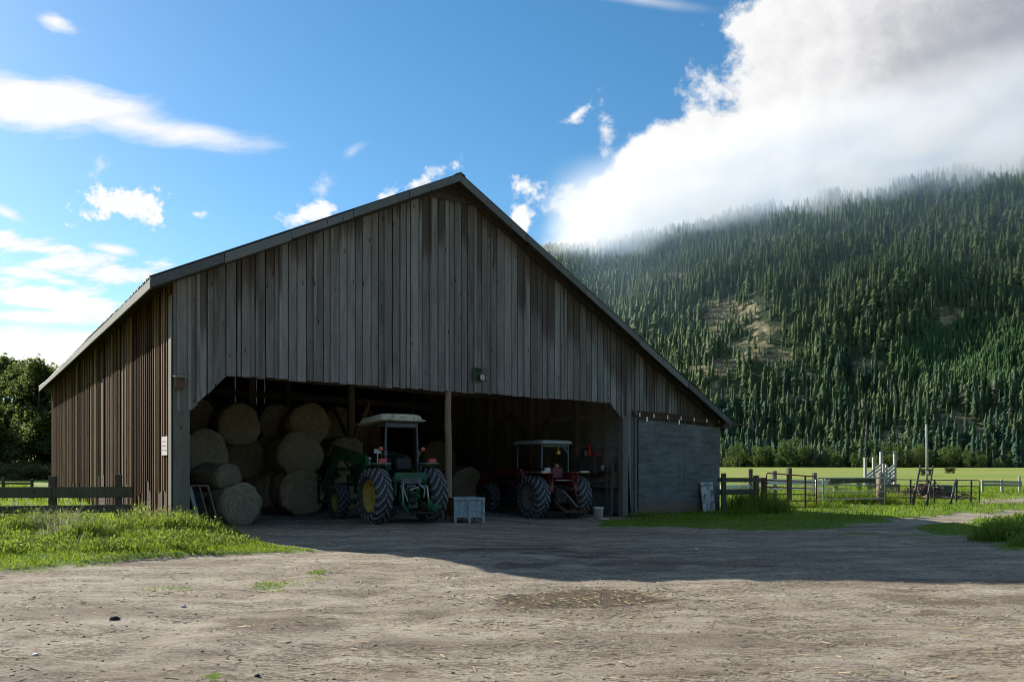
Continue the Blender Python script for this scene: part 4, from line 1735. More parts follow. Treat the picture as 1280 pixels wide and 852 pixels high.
for nm, (ua, za, ub, zb) in (('l', (uR, zR, uEL - .03, zEL - .02)), ('r', (uR, zR, uER + .05, zER - .03))):
    V, F = corr_slope(ua, za, ub, zb)
    o = np_mesh('roof_sheet', V, [F], M_tin, parent=roof)
    # sheathing
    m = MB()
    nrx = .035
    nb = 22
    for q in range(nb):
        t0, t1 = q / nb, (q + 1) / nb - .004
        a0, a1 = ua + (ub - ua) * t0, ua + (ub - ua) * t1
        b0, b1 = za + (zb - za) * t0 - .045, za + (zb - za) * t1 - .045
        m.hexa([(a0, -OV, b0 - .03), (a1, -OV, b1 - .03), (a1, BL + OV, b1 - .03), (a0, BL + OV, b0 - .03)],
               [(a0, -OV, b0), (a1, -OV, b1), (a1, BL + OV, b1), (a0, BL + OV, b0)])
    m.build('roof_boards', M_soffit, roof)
    # rake boards at both ends, slightly uneven
    for vv in (-OV - .035, BL + OV + .035):
        m = MB()
        nseg = 5
        rs = random.Random(8 if nm == 'l' else 9)
        for q in range(nseg):
            t0, t1 = q / nseg, (q + 1) / nseg - .002
            du = .0
            dp = .215 + rs.uniform(-.02, .02)
            dz = rs.uniform(-.014, .014)
            a0, a1 = ua + (ub - ua) * t0, ua + (ub - ua) * t1
            b0, b1 = za + (zb - za) * t0 - .02 + dz, za + (zb - za) * t1 - .02 + dz
            m.prism([(a0, vv, b0), (a1, vv, b1), (a1, vv, b1 - dp), (a0, vv, b0 - dp)], (0, .03, 0))
        m.build('rake_board', M_rake, roof)
    # eave board
    m = MB()
    x = ub + (.02 if ub < ua else -.02)
    rs = random.Random(4)
    nseg = 8
    for q in range(nseg):
        y0, y1 = -OV + (BL + 2 * OV) * q / nseg, -OV + (BL + 2 * OV) * (q + 1) / nseg
        m.box((x, (y0 + y1) / 2, zb - .14 + rs.uniform(-.008, .008)), (.035, y1 - y0 - .004, .20))
    m.build('eave_board', M_fascia, roof)
    # rafters
    rm = None
    nr_ = 25
    for q in range(nr_):
        vv = -.12 + (BL + .24) * q / (nr_ - 1)
        if q == 0:
            m = MB()
            m.bar((ua, 0, za - .16), (ub + (.05 if ub < ua else -.05), 0, zb - .15), .06, .15)
            rm = m.build('rafter', M_soffit, roof, (0, vv, 0))
        else:
            c = rm.copy()
            COL.objects.link(c)
            c.location = (0, vv, 0)
m = MB()
m.prism([(uR - .16, -OV - .06, zR - .16 * SLL + .03), (uR, -OV - .06, zR + .035), (uR + .16, -OV - .06, zR - .16 * SLR + .03), (uR, -OV - .06, zR + .005)], (0, BL + 2 * OV + .12, 0))
m.build('ridge_cap', M_tin, roof)

# sliding door on its track
door = MB()
zb0 = -.16
dw = doorR - doorL
zt0, zt1 = zDT - .13, zDTr - .10
seam = .55
us = [doorL, doorL + dw * .545, doorR]
zs = [zb0, .86, 1.9, None]
for a, c in zip(us, us[1:]):
    for q in range(3):
        z0 = zs[q]
        z1a = zs[q + 1] if zs[q + 1] is not None else zt0 + (zt1 - zt0) * (a - doorL) / dw
        z1c = zs[q + 1] if zs[q + 1] is not None else zt0 + (zt1 - zt0) * (c - doorL) / dw
        door.prism([(a + .006, -.115 - q % 2 * .004, z0 + .003), (c - .006, -.115 - q % 2 * .004, z0 + .003), (c - .006, -.115 - q % 2 * .004, z1c), (a + .006, -.115 - q % 2 * .004, z1a)], (0, .035, 0))
dob = door.build('sliding_door', M_ply, barn)
m = MB()
t0 = uv(794, 519, -.17)
t1 = uv(934, 531, -.17)
dirt_ = Vector((t1[0] - t0[0], 0, t1[1] - t0[1]))
m.bar((t0[0], -.17, t0[1]), (t1[0], -.17, t1[1]), .05, .07)
m.bar((t0[0], -.06, t0[1] + .10), (BWID, -.06, t0[1] + .10 + (t1[1] - t0[1]) * (BWID - t0[0]) / (t1[0] - t0[0])), .05, .16)
tk = m.build('door_track', M_rust, dob)
for q in range(7):
    t = .03 + .115 * q
    p = Vector((t0[0], -.17, t0[1])) + dirt_ * t
    m = MB()
    m.box((p.x, -.205, p.z + .03), (.045, .018, .13))
    m.build('hanger', M_bolt, dob)
for t in (.09, .36):
    p = Vector((t0[0], -.17, t0[1])) + dirt_ * t
    m = MB()
    m.box((p.x, -.19, p.z - .10), (.06, .03, .16))
    m.build('roller', M_bolt, dob)

# ------------------------------------------------------------------ things fixed to the barn
# bird box at the corner
bu, bz = uv(223, 479)
bx = thing('bird_box', 'small brown wooden nest box high on the barn\'s front left corner', 'nest box', BW(bu, -.04, bz), TH)
m = MB(); m.bbox((0, -.09, 0), (.20, .17, .26), .006)
M_box = material('nest_box_wood', m_boards([(.09, .045, .03), (.15, .08, .055), (.22, .13, .09)], None, knots=False))
m.build('box', M_box, bx)
m = MB(); m.box((0, -.10, .15), (.26, .25, .025), (.12, 0, 0)); m.build('lid', M_greyw, bx)
m = MB(); m.lathe([(-.178, .0), (-.178, .02), (-.174, .02)], 12, 'Y', (.03, 0, .06)); m.build('entrance_hole', M_dkiron, bx)

# paper notice on the long wall, writing too faded to read
nv = None
a_ = (208.5 - 640) / 1000.0
# where the ray meets u = 0
t_ = (P0.x * CT + P0.y * ST) / (a_ * CT + ST)
npos = Vector((a_ * t_, t_, CAMH + (HORIZ - 557) / 1000.0 * t_))
nb_ = toB(npos)
nt_ = thing('paper_notice', 'small pale sheet with faded marks pinned to the barn\'s brown side wall', 'notice', BW(-.05, nb_.y, nb_.z), TH)
m = MB(); m.box((0, 0, 0), (.008, .62, .44))
M_paper = flat('faded_paper', (.62, .55, .55), .8, 0, .12, 9.0)
m.build('sheet', M_paper, nt_)
m = MB()
rs = random.Random(6)
for row in range(3):
    y = .22
    while y > -.22:
        w = rs.uniform(.03, .09)
        m.box((-.0065, y - w / 2, .10 - row * .10 + rs.uniform(-.012, .012)), (.004, w, rs.uniform(.012, .03)))
        y -= w + rs.uniform(.03, .07)
M_ink = flat('faded_ink', (.30, .19, .21), .8)
m.build('faded_marks', M_ink, nt_)

# flood lamp over the opening
lu, lz = uv(597, 470)
fl = thing('flood_lamp', 'small green and black flood lamp above the barn opening', 'lamp', BW(lu, -.05, lz), TH)
M_lampgreen = flat('lamp_green', (.05, .10, .065), .6, 0, .2)
M_glass = flat('lamp_glass', (.42, .40, .35), .25, 0, .1, spec=.6)
M_black = flat('black_plastic', (.012, .012, .013), .5)
m = MB(); m.box((-.05, -.02, .02), (.30, .03, .36)); m.box((.02, -.12, .20), (.36, .22, .02), (.15, 0, 0)); m.build('mount_plate', M_lampgreen, fl)
m = MB(); m.lathe([(.0, .05), (-.05, .09), (-.16, .115), (-.17, .10)], 14, 'Y', (.02, -.03, -.05)); m.build('lamp_head', M_black, fl)
m = MB(); m.lathe([(-.150, .0), (-.158, .06), (-.150, .102)], 14, 'Y', (.02, -.03, -.05)); m.build('lens', M_glass, fl)
m = MB(); m.bar((.02, -.06, .0), (.26, -.06, -.03), .02, .02); m.lathe([(-.08, .0), (-.07, .022), (-.02, .022)], 10, 'Y', (.26, -.03, -.09)); m.build('sensor', M_glass, fl)


# ------------------------------------------------------------------ tractors
M_tyre = flat('tyre_rubber', (.040, .041, .044), .80, 0, .3, 5.0, (.10, .10, .10), .50, .72)
M_lug = flat('worn_lugs', (.20, .205, .215), .85, 0, .25, 7.0, (.07, .07, .072), .5, .7)
M_seat = flat('seat_vinyl', (.008, .008, .009), .6)
M_grey_st = flat('grey_steel', (.10, .105, .115), .5, .4, .25, 8.0)
M_amber = flat('amber_lens', (.62, .16, .06), .25, 0, .1)
M_redlens = flat('red_lens', (.62, .08, .09), .3, 0, .1)
M_white = flat('white_plastic', (.62, .62, .60), .5, 0, .1)
M_chrome = flat('bright_steel', (.42, .42, .40), .35, .8, .15)


def tyre_mesh(Rr, w, rim, lugs, lug_h):
    m = MB()
    h = w / 2
    prof = [(-h * .62, rim), (-h * .92, rim + (Rr - rim) * .22), (-h, rim + (Rr - rim) * .55), (-h * .95, Rr - lug_h * 2.0), (-h * .72, Rr - lug_h * .75), (0, Rr - lug_h * .35),
            (h * .72, Rr - lug_h * .75), (h * .95, Rr - lug_h * 2.0), (h, rim + (Rr - rim) * .55), (h * .92, rim + (Rr - rim) * .22), (h * .62, rim)]
    m.lathe(prof, 40, 'X', closed=False)
    m.cur = 1
    # two rows of slanted bars, meeting in the middle
    def P(x, r, an):
        return Vector((x, r * math.cos(an), r * math.sin(an)))
    for k in range(lugs):
        for s in (1, -1):
            ph = 2 * math.pi * (k + (.5 if s < 0 else 0)) / lugs
            sec = [(.03, Rr, 0.0), (.42, Rr - lug_h * .1, .19), (.80, Rr - lug_h * .55, .36), (1.01, Rr - lug_h * 2.4, .42)]
            wd = [.050, .060, .075, .070]
            prev = None
            for (fx, r, da), dw in zip(sec, wd):
                x = s * h * fx
                an = ph + da
                cur = (P(x, r - lug_h * 1.7, an - dw * 1.15), P(x, r - lug_h * 1.7, an + dw * 1.15), P(x, r + .0, an + dw * .75), P(x, r + .0, an - dw * .75))
                i = len(m.v)
                m.v += [tuple(p) for p in cur]
                if prev is None:
                    m.face([i, i + 1, i + 2, i + 3])
                else:
                    for q in range(4):
                        m.face([prev + q, prev + (q + 1) % 4, i + (q + 1) % 4, i + q])
                prev = i
            m.face([prev + 3, prev + 2, prev + 1, prev])
    return m


def rim_mesh(rim, w, dish):
    """dish > 0: the face is set inwards from the outer (-X) side"""
    m = MB()
    h = w / 2
    m.lathe([(-h * .62, rim + .015), (-h * .68, rim - .012), (-h * .55, rim - .035), (-h * .30, rim - .06), (-h * .30 + dish * .4, rim * .72), (-h * .30 + dish, rim * .60), (-h * .30 + dish, rim * .30),
             (-h * .30 + dish - .05, rim * .26), (-h * .30 + dish - .07, rim * .16), (-h * .30 + dish - .07, .0)], 32, 'X')
    m.lathe([(h * .62, rim + .015), (h * .68, rim - .012), (h * .55, rim - .035), (h * .1, rim - .05), (h * .0, rim * .55), (h * .0, 0)], 32, 'X')
    for k in range(8):
        an = k * math.pi / 4
        m.tube([(-h * .30 + dish - .02, rim * .44 * math.cos(an), rim * .44 * math.sin(an)), (-h * .30 + dish + .02, rim * .44 * math.cos(an), rim * .44 * math.sin(an))], .018, 6)
    return m


def wheel(parent, loc, Rr, w, rim, lugs, lug_h, dish, mrim, outer, cache={}):
    e = bpy.data.objects.new('wheel', None)
    COL.objects.link(e)
    e.parent = parent
    e.location = loc
    key = (Rr, w, rim, mrim.name)
    if key not in cache:
        t = tyre_mesh(Rr, w, rim, lugs, lug_h).build('tyre', [M_tyre, M_lug], e)
        r = rim_mesh(rim, w, dish).build('rim', mrim, e)
        cache[key] = (t.data, r.data)
    else:
        for nm, dt in zip(('tyre', 'rim'), cache[key]):
            o = bpy.data.objects.new(nm, dt)
            COL.objects.link(o)
            o.parent = e
    if outer > 0:                                     # right hand wheels face the other way; turn the rim only
        r = [c for c in e.children if c.name.startswith('rim')][0]
        r.rotation_euler = (0, 0, math.pi)
    e.rotation_euler = (random.uniform(0, .3), 0, 0)
    return e


def fender(parent, s, x0, x1, Rr, body, zc, a0=25, a1=168, flat_top=True, name='fender'):
    m = MB()
    n = 12
    r = Rr + .09
    prev = None
    for k in range(n + 1):
        an = R(a0 + (a1 - a0) * k / n)
        y, z = r * math.cos(an), zc + r * math.sin(an)
        if flat_top:
            z = min(z, zc + r * .93)
        cur = [(s * x0, y, z), (s * x1, y, z), (s * x1, y, z + .025), (s * x0, y, z + .025)]
        i = len(m.v)
        m.v += cur
        if prev is not None:
            for q in range(4):
                m.face([prev + q, prev + (q + 1) % 4, i + (q + 1) % 4, i + q])
        else:
            m.face([i, i + 1, i + 2, i + 3])
        prev = i
    m.face([prev + 3, prev + 2, prev + 1, prev])
    # inner side panel
    pts = []
    for k in range(n + 1):
        an = R(a0 + (a1 - a0) * k / n)
        pts.append((s * x0, r * math.cos(an), min(zc + r * math.sin(an), zc + r * .93) + .012))
    pts += [(s * x0, r * math.cos(R(a1)) * .55, zc + .05), (s * x0, r * math.cos(R(a0)) * .6, zc + .05)]
    m.prism(pts, (s * .025, 0, 0))
    return m.build(name, body, parent)


def tractor_green(loc, rot):
    t = thing('tractor', 'green farm tractor with yellow rims and a cream canopy, its tail to the barn opening', 'tractor', loc, rot)
    G = flat('green_paint', (.014, .098, .042), .45, 0, .3, 4.0, (.045, .045, .032), .50, .70)
    Y = flat('yellow_paint', (.44, .29, .05), .5, 0, .2, 4.0, (.13, .09, .04), .50, .72)
    CR = flat('cream_fibreglass', (.52, .465, .335), .5, 0, .15, 3.0, (.26, .22, .15), .52, .75)
    GP = flat('pale_green_paint', (.16, .25, .19), .5, 0, .15)
    Rr, RF, wb = .745, .50, 2.45
    for s in (-1, 1):
        wheel(t, (s * .80, 0, Rr), Rr, .47, .42, 18, .055, .10, Y, s)
        wheel(t, (s * .78, wb, RF), RF, .34, .27, 16, .035, .06, Y, s)
        fender(t, s, .50, .86, Rr, G, Rr, 28, 98)
        m = MB()
        m.bbox((s * .70, -.16, 1.585), (.40, .40, .035), .012)
        m.build('fender_pad', GP, t)
        m = MB()
        m.bbox((s * .72, -.30, 1.655), (.21, .12, .11), .012)
        m.build('tail_light', M_redlens, t)
        m = MB()
        m.tube([(s * .50, .18, 1.62), (s * .60, .05, 1.93)], .012, 6)
        m.lathe([(-.03, .0), (-.03, .055), (.03, .06), (.035, .0)], 14, 'Y', (s * .62, .02, 1.97))
        m.build('flasher', M_amber, t)
    # rear housing, axle and platform
    m = MB()
    m.bbox((0, .10, .72), (.56, .95, .50), .05)
    m.bbox((0, 1.05, .70), (.46, 1.2, .46), .05)
    m.lathe([(-.78, .11), (-.35, .14), (-.28, .20), (.28, .20), (.35, .14), (.78, .11)], 16, 'X', (0, 0, .745))
    m.bbox((0, wb, .50), (1.35, .16, .14), .03)
    m.bbox((0, -.40, .66), (.34, .16, .34), .03)
    m.build('transmission', G, t)
    m = MB()
    m.bbox((0, -.20, 1.16), (1.0, .55, .16), .03)
    m.bbox((0, -.46, 1.24), (.94, .10, .22), .03)
    m.bbox((0, .65, 1.10), (1.10, 1.1, .05), .01)
    m.build('platform', G, t)
    m = MB()
    m.bbox((0, -.50, 1.13), (.62, .08, .16), .02)
    m.bbox((.0, -.44, .98), (.30, .14, .16), .03)
    m.build('valve_bank', M_grey_st, t)
    m = MB()
    m.bbox((0, 2.05, 1.32), (.58, 1.62, .60), .09)
    m.bbox((0, 1.98, .92), (.44, 1.5, .42), .04)
    m.build('hood', G, t)
    m = MB()
    m.bbox((0, 2.88, 1.28), (.50, .06, .46), .02)
    m.build('grille', M_black, t)
    m = MB()
    m.bbox((0, 1.18, 1.46), (.46, .26, .56), .05)
    m.build('dashboard', M_black, t)
    m = MB()
    m.bbox((-.28, .95, 1.92), (.21, .05, .13), .01)
    m.bar((-.28, .95, 1.6), (-.28, .95, 1.86), .03, .03)
    m.build('display', M_white, t)
    # steering wheel
    m = MB()
    pts = [Vector((.20 * math.cos(k * math.pi / 9), .20 * math.sin(k * math.pi / 9) * .8, .20 * math.sin(k * math.pi / 9) * -.6)) + Vector((0, .82, 1.72)) for k in range(19)]
    m.tube(pts, .014, 6, cap=False)
    m.tube([(0, .82, 1.72), (0, 1.10, 1.55)], .02, 6)
    m.bar((-.19, .82, 1.72), (.19, .82, 1.72), .025, .012)
    m.build('steering_wheel', M_black, t)
    m = MB()
    m.bbox((.02, .22, 1.36), (.48, .48, .12), .05)
    m.bbox((.02, -.02, 1.58), (.46, .10, .36), .05, (-.15, 0, 0))
    m.build('seat', M_seat, t)
    m = MB()
    for x, y, z in ((.36, .40, 1.72), (.42, .52, 1.70), (.24, .60, 1.68)):
        m.tube([(x, y, 1.15), (x + .02, y - .04, z)], .009, 6)
        m.lathe([(-.03, 0), (-.02, .022), (.02, .022), (.03, 0)], 8, 'Z', (x + .02, y - .04, z + .02))
    m.build('levers', M_grey_st, t)
    # roll bar and canopy
    m = MB()
    for s in (-1, 1):
        m.bar((s * .47, .06, .80), (s * .47, .06, 1.85), .07, .09, ch=.012)
        m.bar((s * .47, .06, 1.85), (s * .45, .06, 2.66), .055, .07, ch=.012)
        m.bbox((s * .48, .06, 1.86), (.10, .13, .16), .02)
    m.bar((-.47, .06, 2.60), (.47, .06, 2.60), .07, .12, ch=.012)
    m.build('roll_bar', M_grey_st, t)
    m = MB()
    m.bar((-.42, .06, 2.655), (-.42, 1.2, 2.60), .05, .05)
    m.bar((.42, .06, 2.655), (.42, 1.2, 2.60), .05, .05)
    m.build('canopy_frame', M_grey_st, t)
    m = MB()
    tilt = (-.05, 0, 0)
    for (zz, sx, sy) in ():
        pass
    def ring(x, y, z, ch):
        return [(-x + ch, -y, z), (x - ch, -y, z), (x, -y + ch, z), (x, y - ch, z), (x - ch, y, z), (-x + ch, y, z), (-x, y - ch, z), (-x, -y + ch, z)]
    rings = [ring(.62, .78, 0, .05), ring(.66, .82, .02, .06), ring(.66, .82, .045, .06), ring(.61, .77, .06, .07), ring(.565, .72, .175, .10), ring(.51, .65, .205, .12)]
    mt = Euler(tilt).to_matrix()
    i0 = len(m.v)
    for rg in rings:
        for p in rg:
            m.v.append(tuple(mt @ Vector(p) + Vector((0, .70, 2.665))))
    for a in range(len(rings) - 1):
        for k in range(8):
            m.face([i0 + a * 8 + k, i0 + a * 8 + (k + 1) % 8, i0 + a * 8 + 8 + (k + 1) % 8, i0 + a * 8 + 8 + k])
    m.face([i0 + (len(rings) - 1) * 8 + k for k in range(8)])
    m.face([i0 + 7 - k for k in range(8)])
    m.box((-.32, -.045, 2.80), (.012, .10, .10)); m.box((.32, -.045, 2.80), (.012, .10, .10)); m.box((0, -.045, 2.82), (.20, .08, .012))
    m.build('canopy', CR, t)
    # exhaust
    m = MB()
    m.tube([(-.40, 1.55, 1.45), (-.40, 1.55, 1.75)], .055, 10)
    m.tube([(-.40, 1.55, 1.75), (-.40, 1.55, 2.30), (-.40, 1.50, 2.40)], .032, 10)
    m.build('exhaust_pipe', M_dkiron, t)
    m = MB()
    m.bbox((-.52, 1.02, 1.42), (.10, .12, .50), .02)
    m.bbox((-.52, 1.02, 1.72), (.14, .14, .10), .02)
    m.build('valve_block', M_chrome, t)
    # hitch
    for s in (-1, 1):
        m = MB()
        m.bar((s * .26, -.30, .62), (s * .40, -1.08, .38), .06, .07)
        m.build('lower_link', G, t)
        m = MB()
        m.bar((s * .20, -.25, 1.02), (s * .36, -.70, .98), .07, .07)
        m.tube([(s * .36, -.70, .98), (s * .37, -.78, .50)], .025, 8)
        m.build('lift_arm', GP if s < 0 else M_chrome, t)
    m = MB()
    m.bar((0, -.45, .90), (.05, -.85, .72), .05, .05)
    m.build('top_link', G, t)
    m = MB()
    m.lathe([(-.50, .05), (-.48, .09), (-.62, .10), (-.62, .0)], 12, 'Y', (0, 0, .62))
    m.build('power_shaft_guard', M_dkiron, t)
    m = MB()
    m.bar((0, -.2, .36), (0, -1.0, .36), .10, .05)
    m.bar((-.18, -.9, .33), (.52, -1.05, .33), .07, .05)
    m.build('drawbar', M_dkiron, t)
    m = MB()
    m.bbox((.52, -.75, .46), (.22, .40, .10), .02)
    m.bbox((.48, -.62, .56), (.16, .08, .16), .02)
    m.build('step', G, t)
    m = MB()
    rs = random.Random(3)
    for k in range(5):
        x = -.15 + .07 * k
        m.tube([(x, -.47, 1.0), (x + rs.uniform(-.1, .1), -.62, .88 + rs.uniform(-.1, .05)), (x + rs.uniform(-.12, .12), -.60, .66), (x * .6, -.42, .55)], .011, 6)
    m.build('hoses', M_black, t)
    m = MB()
    m.bbox((-.16, -.48, .80), (.14, .12, .30), .02)
    m.bbox((.18, -.50, .84), (.12, .14, .24), .02)
    m.bbox((.02, -.54, .52), (.30, .08, .20), .02)
    m.lathe([(-.62, .0), (-.62, .07), (-.46, .09)], 12, 'Y', (.0, 0, .80))
    for x in (-.42, .44):
        m.bbox((x, -.30, .92), (.09, .30, .34), .02)
    m.build('hitch_housing', G, t)
    m = MB()
    m.tube([(-.24, -.52, 1.08), (-.30, -.66, .9), (-.20, -.70, .62)], .02, 6)
    m.tube([(.22, -.52, 1.05), (.30, -.68, .92), (.28, -.66, .7)], .018, 6)
    m.bar((-.10, -.60, .66), (.10, -.60, .66), .03, .03)
    m.bar((-.12, -.62, .90), (.14, -.62, .98), .025, .025)
    m.build('couplings', M_chrome, t)
    # loader
    for s in (-1, 1):
        m = MB()
        m.bar((s * .60, 1.02, .62), (s * .60, 1.02, 1.72), .10, .26)
        m.bar((s * .32, 1.05, .70), (s * .62, 1.05, .70), .2, .2)
        m.build('loader_post', G, t)
        m = MB()
        m.prism([(s * .57, .92, 1.80), (s * .57, 2.95, 2.10), (s * .57, 3.12, 1.98), (s * .57, 2.90, 1.72), (s * .57, 1.6, 1.56), (s * .57, .95, 1.60)], (s * .08, 0, 0))
        m.prism([(s * .57, 2.90, 2.10), (s * .57, 3.14, 2.0), (s * .57, 4.15, .80), (s * .57, 3.98, .70), (s * .57, 2.80, 1.78)], (s * .08, 0, 0))
        m.build('loader_arm', G, t)
        m = MB()
        m.tube([(s * .61, 1.10, .95), (s * .61, 1.9, 1.35), (s * .61, 1.9, 1.35), (s * .61, 2.4, 1.62)], [.045, .045, .024, .024], 8)
        m.build('lift_cylinder', M_dkiron, t)
        m = MB()
        m.tube([(s * .66, 3.0, 2.12), (s * .66, 3.6, 1.55), (s * .66, 3.6, 1.55), (s * .66, 4.2, 1.0)], [.04, .04, .022, .022], 8)
        m.build('lift_cylinder', M_dkiron, t)
    m = MB()
    m.tube([(-.60, 3.45, 1.42), (.60, 3.45, 1.42)], .06, 10)
    m.build('cross_tube', G, t)
    m = MB()
    for z in (.45, .95):
        m.bar((-.72, 4.20, z), (.72, 4.20, z), .07, .09)
    for x in (-.70, -.25, .25, .70):
        m.bar((x, 4.20, .42), (x, 4.20, 1.25), .06, .07)
    for x in (-.45, .45):
        m.bar((x, 4.22, .45), (x, 5.1, .12), .05, .05)
    m.build('bale_spike', M_black, t)
    return t


def tractor_red(loc, rot):
    t = thing('tractor', 'red farm tractor with a flat pale canopy and bluish worn tyres beside the partition', 'tractor', loc, rot)
    RD = flat('red_paint', (.19, .016, .022), .5, 0, .3, 4.0, (.06, .025, .02), .55, .75)
    OR = flat('faded_red_paint', (.17, .028, .022), .55, 0, .25, 5.0, (.14, .06, .04), .52, .72)
    CN = flat('pale_canopy', (.38, .375, .345), .5, 0, .15, 3.0, (.30, .29, .26), .55, .75)
    RM = flat('dusty_rim', (.15, .125, .105), .7, .0, .3, 6.0)
    BR = flat('brown_panel', (.20, .10, .06), .7, 0, .25)
    Rr, RF, wb = .69, .54, 2.72
    for s in (-1, 1):
        wheel(t, (s * .80, 0, Rr), Rr, .50, .40, 18, .055, .12, RM, s)
        wheel(t, (s * .78, wb, RF), RF, .34, .28, 16, .036, .07, RM, s)
        m = MB()
        m.bbox((s * .70, .02, 1.46), (.52, 1.2, .035), .01)
        m.build('fender_top', BR, t)
        m = MB()
        m.prism([(s * .46, -.62, 1.44), (s * .46, .62, 1.44), (s * .46, .70, 1.0), (s * .46, -.15, .72), (s * .46, -.42, .72)], (s * .03, 0, 0))
        m.build('fender', OR, t)
        m = MB()
        m.bbox((s * .74, -.60, 1.475), (.34, .06, .075), .012)
        m.build('tail_light', flat('pale_lens', (.55, .38, .30), .4), t)
        m = MB()
        m.bar((s * .46, -.52, .85), (s * .46, -.40, 1.44), .14, .05)
        m.build('fender_strip', OR, t)
    m = MB()
    m.bbox((0, .10, .70), (.54, .95, .48), .05)
    m.bbox((0, 1.05, .70), (.44, 1.2, .44), .05)
    m.lathe([(-.72, .11), (-.30, .14), (-.27, .20), (.27, .20), (.30, .14), (.72, .11)], 16, 'X', (0, 0, .69))
    m.bbox((0, wb, .52), (1.3, .16, .14), .03)
    m.build('transmission', M_dkiron, t)
    m = MB()
    m.bbox((0, .40, 1.02), (.92, 1.3, .06), .015)
    m.build('platform', M_dkiron, t)
    m = MB()
    m.bbox((0, 2.2, 1.22), (.56, 2.0, .56), .07)
    m.build('hood', RD, t)
    m = MB()
    m.bbox((0, 3.2, 1.2), (.48, .05, .42), .02)
    m.build('grille', M_black, t)
    m = MB()
    m.bbox((0, 1.08, 1.32), (.44, .24, .50), .04)
    m.build('dashboard', M_black, t)
    m = MB()
    pts = [Vector((.19 * math.cos(k * math.pi / 9), .19 * math.sin(k * math.pi / 9) * .8, .19 * math.sin(k * math.pi / 9) * -.6)) + Vector((0, .76, 1.62)) for k in range(19)]
    m.tube(pts, .014, 6, cap=False)
    m.tube([(0, .76, 1.62), (0, 1.02, 1.45)], .02, 6)
    m.bar((-.18, .76, 1.62), (.18, .76, 1.62), .025, .012)
    m.build('steering_wheel', M_black, t)
    m = MB()
    m.bbox((0, .10, 1.22), (.46, .46, .12), .05)
    m.bbox((0, -.14, 1.44), (.44, .10, .38), .05, (-.12, 0, 0))
    m.build('seat', flat('red_seat', (.11, .012, .016), .5), t)
    m = MB()
    m.bbox((.02, -.10, 1.66), (.16, .08, .12), .02)
    m.build('headrest', flat('tan_pad', (.32, .17, .11), .7), t)
    # four posts and a flat canopy
    for x, y, z0 in ((-.52, -.02, 1.45), (.52, -.02, 1.45), (-.50, 1.40, 1.25), (.50, 1.40, 1.25)):
        m = MB()
        m.bar((x, y, z0), (x * .97, y, 2.36), .05, .06, ch=.01)
        m.build('canopy_post', M_grey_st, t)
    m = MB()
    def ring(x, y, z, ch):
        return [(-x + ch, -y, z), (x - ch, -y, z), (x, -y + ch, z), (x, y - ch, z), (x - ch, y, z), (-x + ch, y, z), (-x, y - ch, z), (-x, -y + ch, z)]
    rings = [ring(.54, .80, 0, .04), ring(.60, .86, .02, .06), ring(.61, .87, .07, .06), ring(.57, .82, .115, .08), ring(.50, .72, .135, .08)]
    i0 = len(m.v)
    for rg in rings:
        for p in rg:
            m.v.append((p[0], p[1] + .68, p[2] + 2.34))
    for a in range(len(rings) - 1):
        for k in range(8):
            m.face([i0 + a * 8 + k, i0 + a * 8 + (k + 1) % 8, i0 + a * 8 + 8 + (k + 1) % 8, i0 + a * 8 + 8 + k])
    m.face([i0 + (len(rings) - 1) * 8 + k for k in range(8)])
    m.face([i0 + 7 - k for k in range(8)])
    m.build('canopy', CN, t)
    m = MB()
    m.bar((-.5, -.02, 2.30), (.5, -.02, 2.30), .05, .07)
    m.bar((.52, -.02, 2.05), (.30, -.02, 2.32), .05, .05)
    m.build('canopy_brace', M_grey_st, t)
    m = MB()
    m.lathe([(-.05, .0), (-.05, .06), (.04, .065), (.06, .0)], 14, 'Z', (.12, -.05, 2.08))
    m.tube([(.12, -.05, 2.14), (.12, -.05, 2.30)], .012, 6)
    wl = m.build('work_lamp', flat('yellow_lens', (.85, .50, .06), .25, 0, .05), t)
    m = MB()
    m.bbox((-.42, -.20, 1.55), (.20, .10, .12), .015)
    m.build('toolbox', M_white, t)
    m = MB()
    m.tube([(.30, 1.62, 1.4), (.30, 1.62, 2.05)], .032, 10)
    m.build('exhaust_pipe', M_dkiron, t)
    # hitch, brown and bent
    for s in (-1, 1):
        m = MB()
        m.bar((s * .26, -.30, .58), (s * .38, -1.12, .26), .06, .07)
        m.build('lower_link', M_rust, t)
        m = MB()
        m.bar((s * .20, -.20, .98), (s * .34, -.62, .94), .07, .07)
        m.tube([(s * .34, -.62, .94), (s * .36, -.80, .42)], .026, 8)
        m.build('lift_arm', M_rust, t)
    m = MB()
    m.tube([(-.10, -.38, .95), (.0, -.62, .80), (.16, -.98, .40)], .035, 8)
    m.build('top_link', flat('dusty_steel', (.22, .16, .14), .7, .2, .3), t)
    m = MB()
    m.bar((0, -.2, .34), (.02, -1.05, .30), .10, .05)
    m.bar((-.40, -1.06, .28), (.48, -1.06, .26), .06, .06)
    m.build('drawbar', M_rust, t)
    m = MB()
    m.tube([(-.28, -.42, 1.22), (.42, -.44, 1.20)], .022, 8)
    m.build('cross_tube', M_chrome, t)
    for s in (-1, 1):
        m = MB()
        m.bar((s * .55, .95, .60), (s * .55, 1.10, 1.46), .10, .24)
        m.build('loader_post', RD, t)
        m = MB()
        m.prism([(s * .53, 1.02, 1.56), (s * .53, 2.3, 1.66), (s * .53, 3.4, 1.46), (s * .53, 4.15, .66), (s * .53, 3.98, .56), (s * .53, 3.25, 1.20), (s * .53, 1.8, 1.32), (s * .53, 1.02, 1.36)], (s * .09, 0, 0))
        m.build('loader_arm', RD, t)
        m = MB()
        m.tube([(s * .57, 1.10, .90), (s * .57, 2.2, 1.28)], .04, 8)
        m.build('lift_cylinder', M_grey_st, t)
